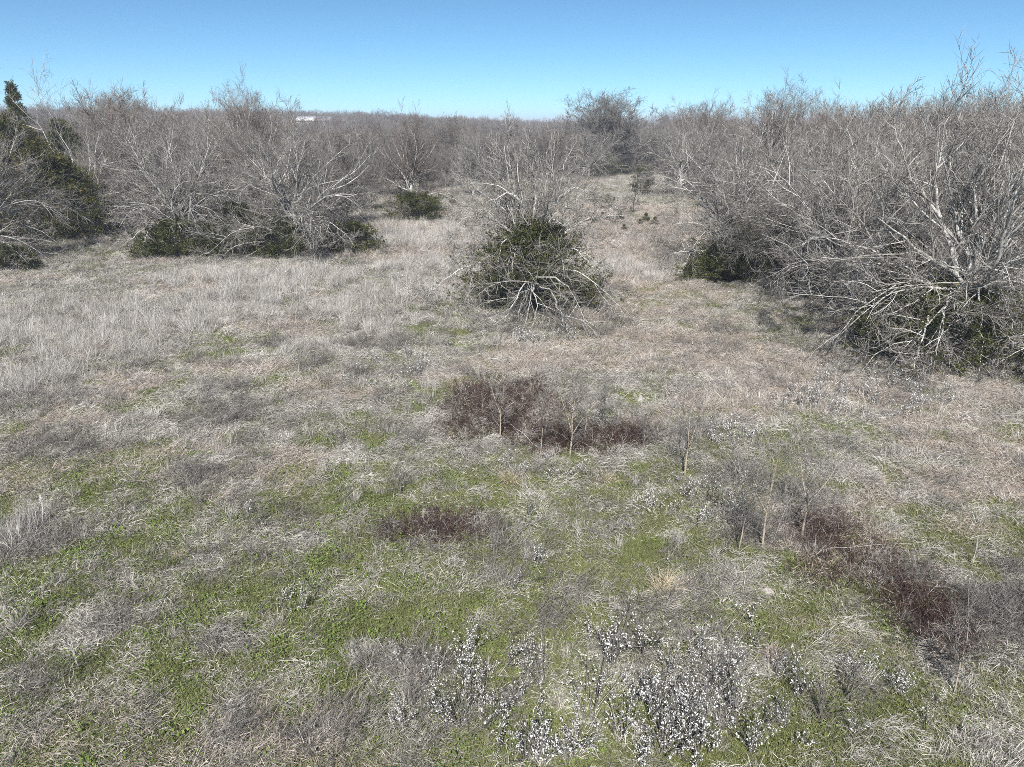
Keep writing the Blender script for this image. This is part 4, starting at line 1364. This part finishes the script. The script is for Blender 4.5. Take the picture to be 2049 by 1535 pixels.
# ------------------------------------------------------------------ grass tussocks, mounds, seedlings, stalks
def tussock(label, px, py, n, r0, L0, L1, mat, elev=(20, 85), green=0):
    p = gp(px, py)
    z = float(ground_z(p[0], p[1]))
    base = np.stack([rng.normal(0, r0, n), rng.normal(0, r0, n), np.zeros(n)], 1)
    az = rng.random(n) * 6.28
    el = np.radians(rng.uniform(*elev, n))
    d = np.stack([np.cos(az) * np.cos(el), np.sin(az) * np.cos(el), np.sin(el)], 1)
    g = Geo()
    g.blades(base, d, rng.uniform(L0, L1, n), rng.uniform(.004, .009, n), rng.uniform(.1, .7, n))
    t = thing('grass_tussock', label, 'grass clump', (p[0], p[1], z), group='grass tussocks')
    obj('blades', g.mesh('blades', mat), t)['kind'] = 'stuff'
    if green:
        g = Geo()
        base = np.stack([rng.normal(0, r0, green), rng.normal(0, r0, green), np.zeros(green)], 1)
        az = rng.random(green) * 6.28
        el = np.radians(rng.uniform(45, 88, green))
        d = np.stack([np.cos(az) * np.cos(el), np.sin(az) * np.cos(el), np.sin(el)], 1)
        g.blades(base, d, rng.uniform(L0 * .7, L1 * .7, green), rng.uniform(.005, .009, green), rng.uniform(0, .4, green))
        obj('green_shoots', g.mesh('green_shoots', M_GREEN), t)['kind'] = 'stuff'


tussock('wide straw-coloured tussock in green turf above the bottom white clump', 1330, 1180, 520, .10, .3, .62, M_STRAW, (10, 70), 60)
tussock('pale tussock with green heart, left of the slim white spike', 1018, 968, 380, .09, .25, .5, M_STRAW, (10, 75), 160)
tussock('pale tussock with green heart, right of the slim white spike', 1215, 968, 380, .09, .25, .5, M_STRAW, (10, 75), 130)
tussock('small tan mop-shaped tussock in the turf at left', 362, 1112, 420, .05, .14, .24, M_STRAW, (15, 80))
tussock('spiky pale tussock low at left, above the bottom edge', 305, 1408, 200, .05, .2, .42, M_DRY, (15, 85))
tussock('grey upright tussock at the left frame edge', 35, 1090, 260, .12, .4, .85, M_DRY, (40, 88))
tussock('tall fan of bleached grass standing at left mid-field', 312, 838, 160, .10, .35, .7, M_STALK, (45, 88))
tussock('drooping pale tussock right of the bottom white clump', 1545, 1320, 260, .07, .25, .5, M_PINK, (20, 85))
tussock('grey mop tussock below the three right-hand saplings', 1470, 1160, 420, .14, .3, .6, M_DRY, (10, 70))


for px, py, kind, sc, lab in [
    (1640, 1440, 4, .75, 'leafless dark weed fan in the lower right turf, nearest the bottom edge'), (1600, 1390, 0, .7, 'leafless dark weed fan in the lower right turf, behind the nearest one'),
    (1700, 1400, 1, .9, 'leafless dark weed beside the red cane patch at lower right'), (1530, 1450, 0, .55, 'leafless dark weed right against the bottom white clump'),
    (1050, 1530, 4, .6, 'leafless dark weed at the bottom edge left of the white clump'), (1470, 960, 4, .6, 'leafless dark weed between the orange-footed sapling and the right-hand saplings'),
    (800, 990, 0, .7, 'leafless grey weed in the turf left of the pale tussocks'), (1060, 1040, 1, .7, 'leafless dark weed right of the brown-red tangle')]:
    p = gp(px, py)
    t = thing('dead_weed', lab, 'weed', (p[0], p[1], float(ground_z(p[0], p[1]))), rng.random() * 6.28, sc, 'leafless dark weeds')
    obj('stem', WW[kind][0], t)


def stalk(label, px, py, n, h):
    p = gp(px, py)
    g = Geo()
    az = rng.random(n) * 6.28
    d = np.stack([.16 * np.cos(az), .16 * np.sin(az), np.ones(n)], 1)
    st = grow(rng.normal(0, .05, (n, 3)) * np.array([1, 1, 0]), d, h * rng.uniform(.6, 1.1, n), 5, .05, 0, rng)
    sr = np.full((n, 1), .006) * np.linspace(1, .4, 5)[None]
    g.tubes(st, sr, 4)
    b, br, _ = kids(st, sr, np.full(n, h), 4, .5, 1., 20, 50, .25, 3, .1, .05, rng, .7, .003, .5)
    g.tubes(b, br, 3, None, True)
    tag(obj('dead_stalk', g.mesh('dead_stalk', M_STALK), loc=(p[0], p[1], float(ground_z(p[0], p[1])))), label, 'stalk', 'upright bleached stalks')


stalk('single bleached stalk standing left of the tall grass fan at left', 281, 858, 1, .75)
stalk('pair of bleached stalks standing at the left edge above the grey tussock', 92, 1062, 2, .7)
stalk('bleached stalk standing in turf at lower left, left of the spiky pale tussock', 160, 1330, 2, .6)
stalk('bleached stalks standing left of the maroon thicket', 870, 800, 3, .6)
stalk('thin stalk standing in pale grass behind the green turf strips', 412, 682, 1, .6)
stalk('bleached stalks standing among pale grass at the right', 1950, 1130, 3, .6)


def mound(label, px, py, r0, h):
    p = gp(px, py)
    z = float(ground_z(p[0], p[1]))
    nr, na = 8, 20
    v, f = [], []
    for i in range(nr + 1):
        q = i / nr
        for j in range(na):
            a = j * 6.2832 / na
            rr = r0 * q * (1 + .18 * math.sin(2 * a + px) + .08 * math.sin(5 * a))
            v.append((rr * math.cos(a), rr * math.sin(a), h * (math.cos(q * math.pi) * .5 + .5) + rng.normal(0, .008) - .02))
    for i in range(nr):
        for j in range(na):
            f.append((i * na + j, (i + 1) * na + j, (i + 1) * na + (j + 1) % na, i * na + (j + 1) % na))
    me = make_mesh('soil_mound', np.array(v), [np.array(f)], M_SOIL, np.full(len(v), .5), True)
    tag(obj('soil_mound', me, loc=(p[0], p[1], z)), label, 'mound', 'grey soil mounds')


mound('round grey soil mound in a green spot behind the saplings', 1281, 808, .2, .2)
mound('grey soil mound in thin grass right of the green spot', 1352, 806, .2, .14)
mound('flat grey soil mound near the straw tussock', 1535, 1187, .2, .12)

sd = cedar_geo(90, .24, .24, .62, 90, 6, .16, .9)
sd_me = (sd[0].mesh('stem', M_BARK_DK, True), sd[1].mesh('foliage', M_CEDAR_BR))
for px, py, s in [(1216, 412, 1.5), (1240, 442, 1.2), (1292, 446, 1.1), (1205, 440, .9), (1263, 430, .9), (1280, 452, .8), (1190, 448, .9), (1228, 405, .8), (1310, 452, 1.0), (1165, 420, .7), (1275, 415, .8), (1248, 462, .8), (232, 487, 1.0), (905, 410, 1.3)]:
    p = gp(px, py)
    t = thing('cedar_seedling', 'knee-high cedar seedling dotted in the grass corridor right of centre' if px > 1000 else
              ('rusty seedling in the grass before the left hedge tree' if px < 500 else 'small cedar seedling right of the round cedar bush'), 'seedling',
              (p[0], p[1], float(ground_z(p[0], p[1]))), rng.random() * 6, s, 'cedar seedlings in the grass')
    obj('stem', sd_me[0], t)
    obj('foliage', sd_me[1], t)


def stick(label, a, b, r0, z1=.05, z0=.02, name='fallen_stalk'):
    pa, pb = gp(*a), gp(*b)
    pa[2] = float(ground_z(pa[0], pa[1])) + z0
    pb[2] = float(ground_z(pb[0], pb[1])) + z1
    n = 7
    p = pa[None] + (pb - pa)[None] * np.linspace(0, 1, n)[:, None]
    p[1:-1] += rng.normal(0, .012, (n - 2, 3))
    g = Geo()
    r0 = r0 * .6
    g.tubes((p - pa)[None], np.linspace(r0, r0 * .4, n)[None], 5)
    tag(obj(name, g.mesh(name, M_STALK, True), loc=tuple(pa)), label, 'stalk', 'pale fallen stalks')


stick('long bleached stalk leaning across the left foot of the thin straight sapling', (1076, 907), (1012, 862), .011, .25, .12)
stick('bleached stalk lying level in the turf at left', (248, 1054), (308, 1049), .008)
stick('pale stalk lying in the turf at bottom left of centre', (470, 1463), (560, 1447), .009)
stick('bleached stalk lying flat left of the bottom clump', (560, 1338), (694, 1338), .006, .1, .08)
stick('pale stalk lying across the grass in the lower right', (1680, 1241), (1800, 1232), .007, .1, .08)
stick('pale stalk slanting up in the lower right grass', (1615, 1298), (1670, 1264), .008, .2)
stick('long thin stalk among the canes on the right', (1660, 1105), (1850, 1098), .006, .2, .15)
stick('thin pale stalk leaning between the saplings and the right-hand weeds', (1540, 1095), (1580, 1030), .008, .5)
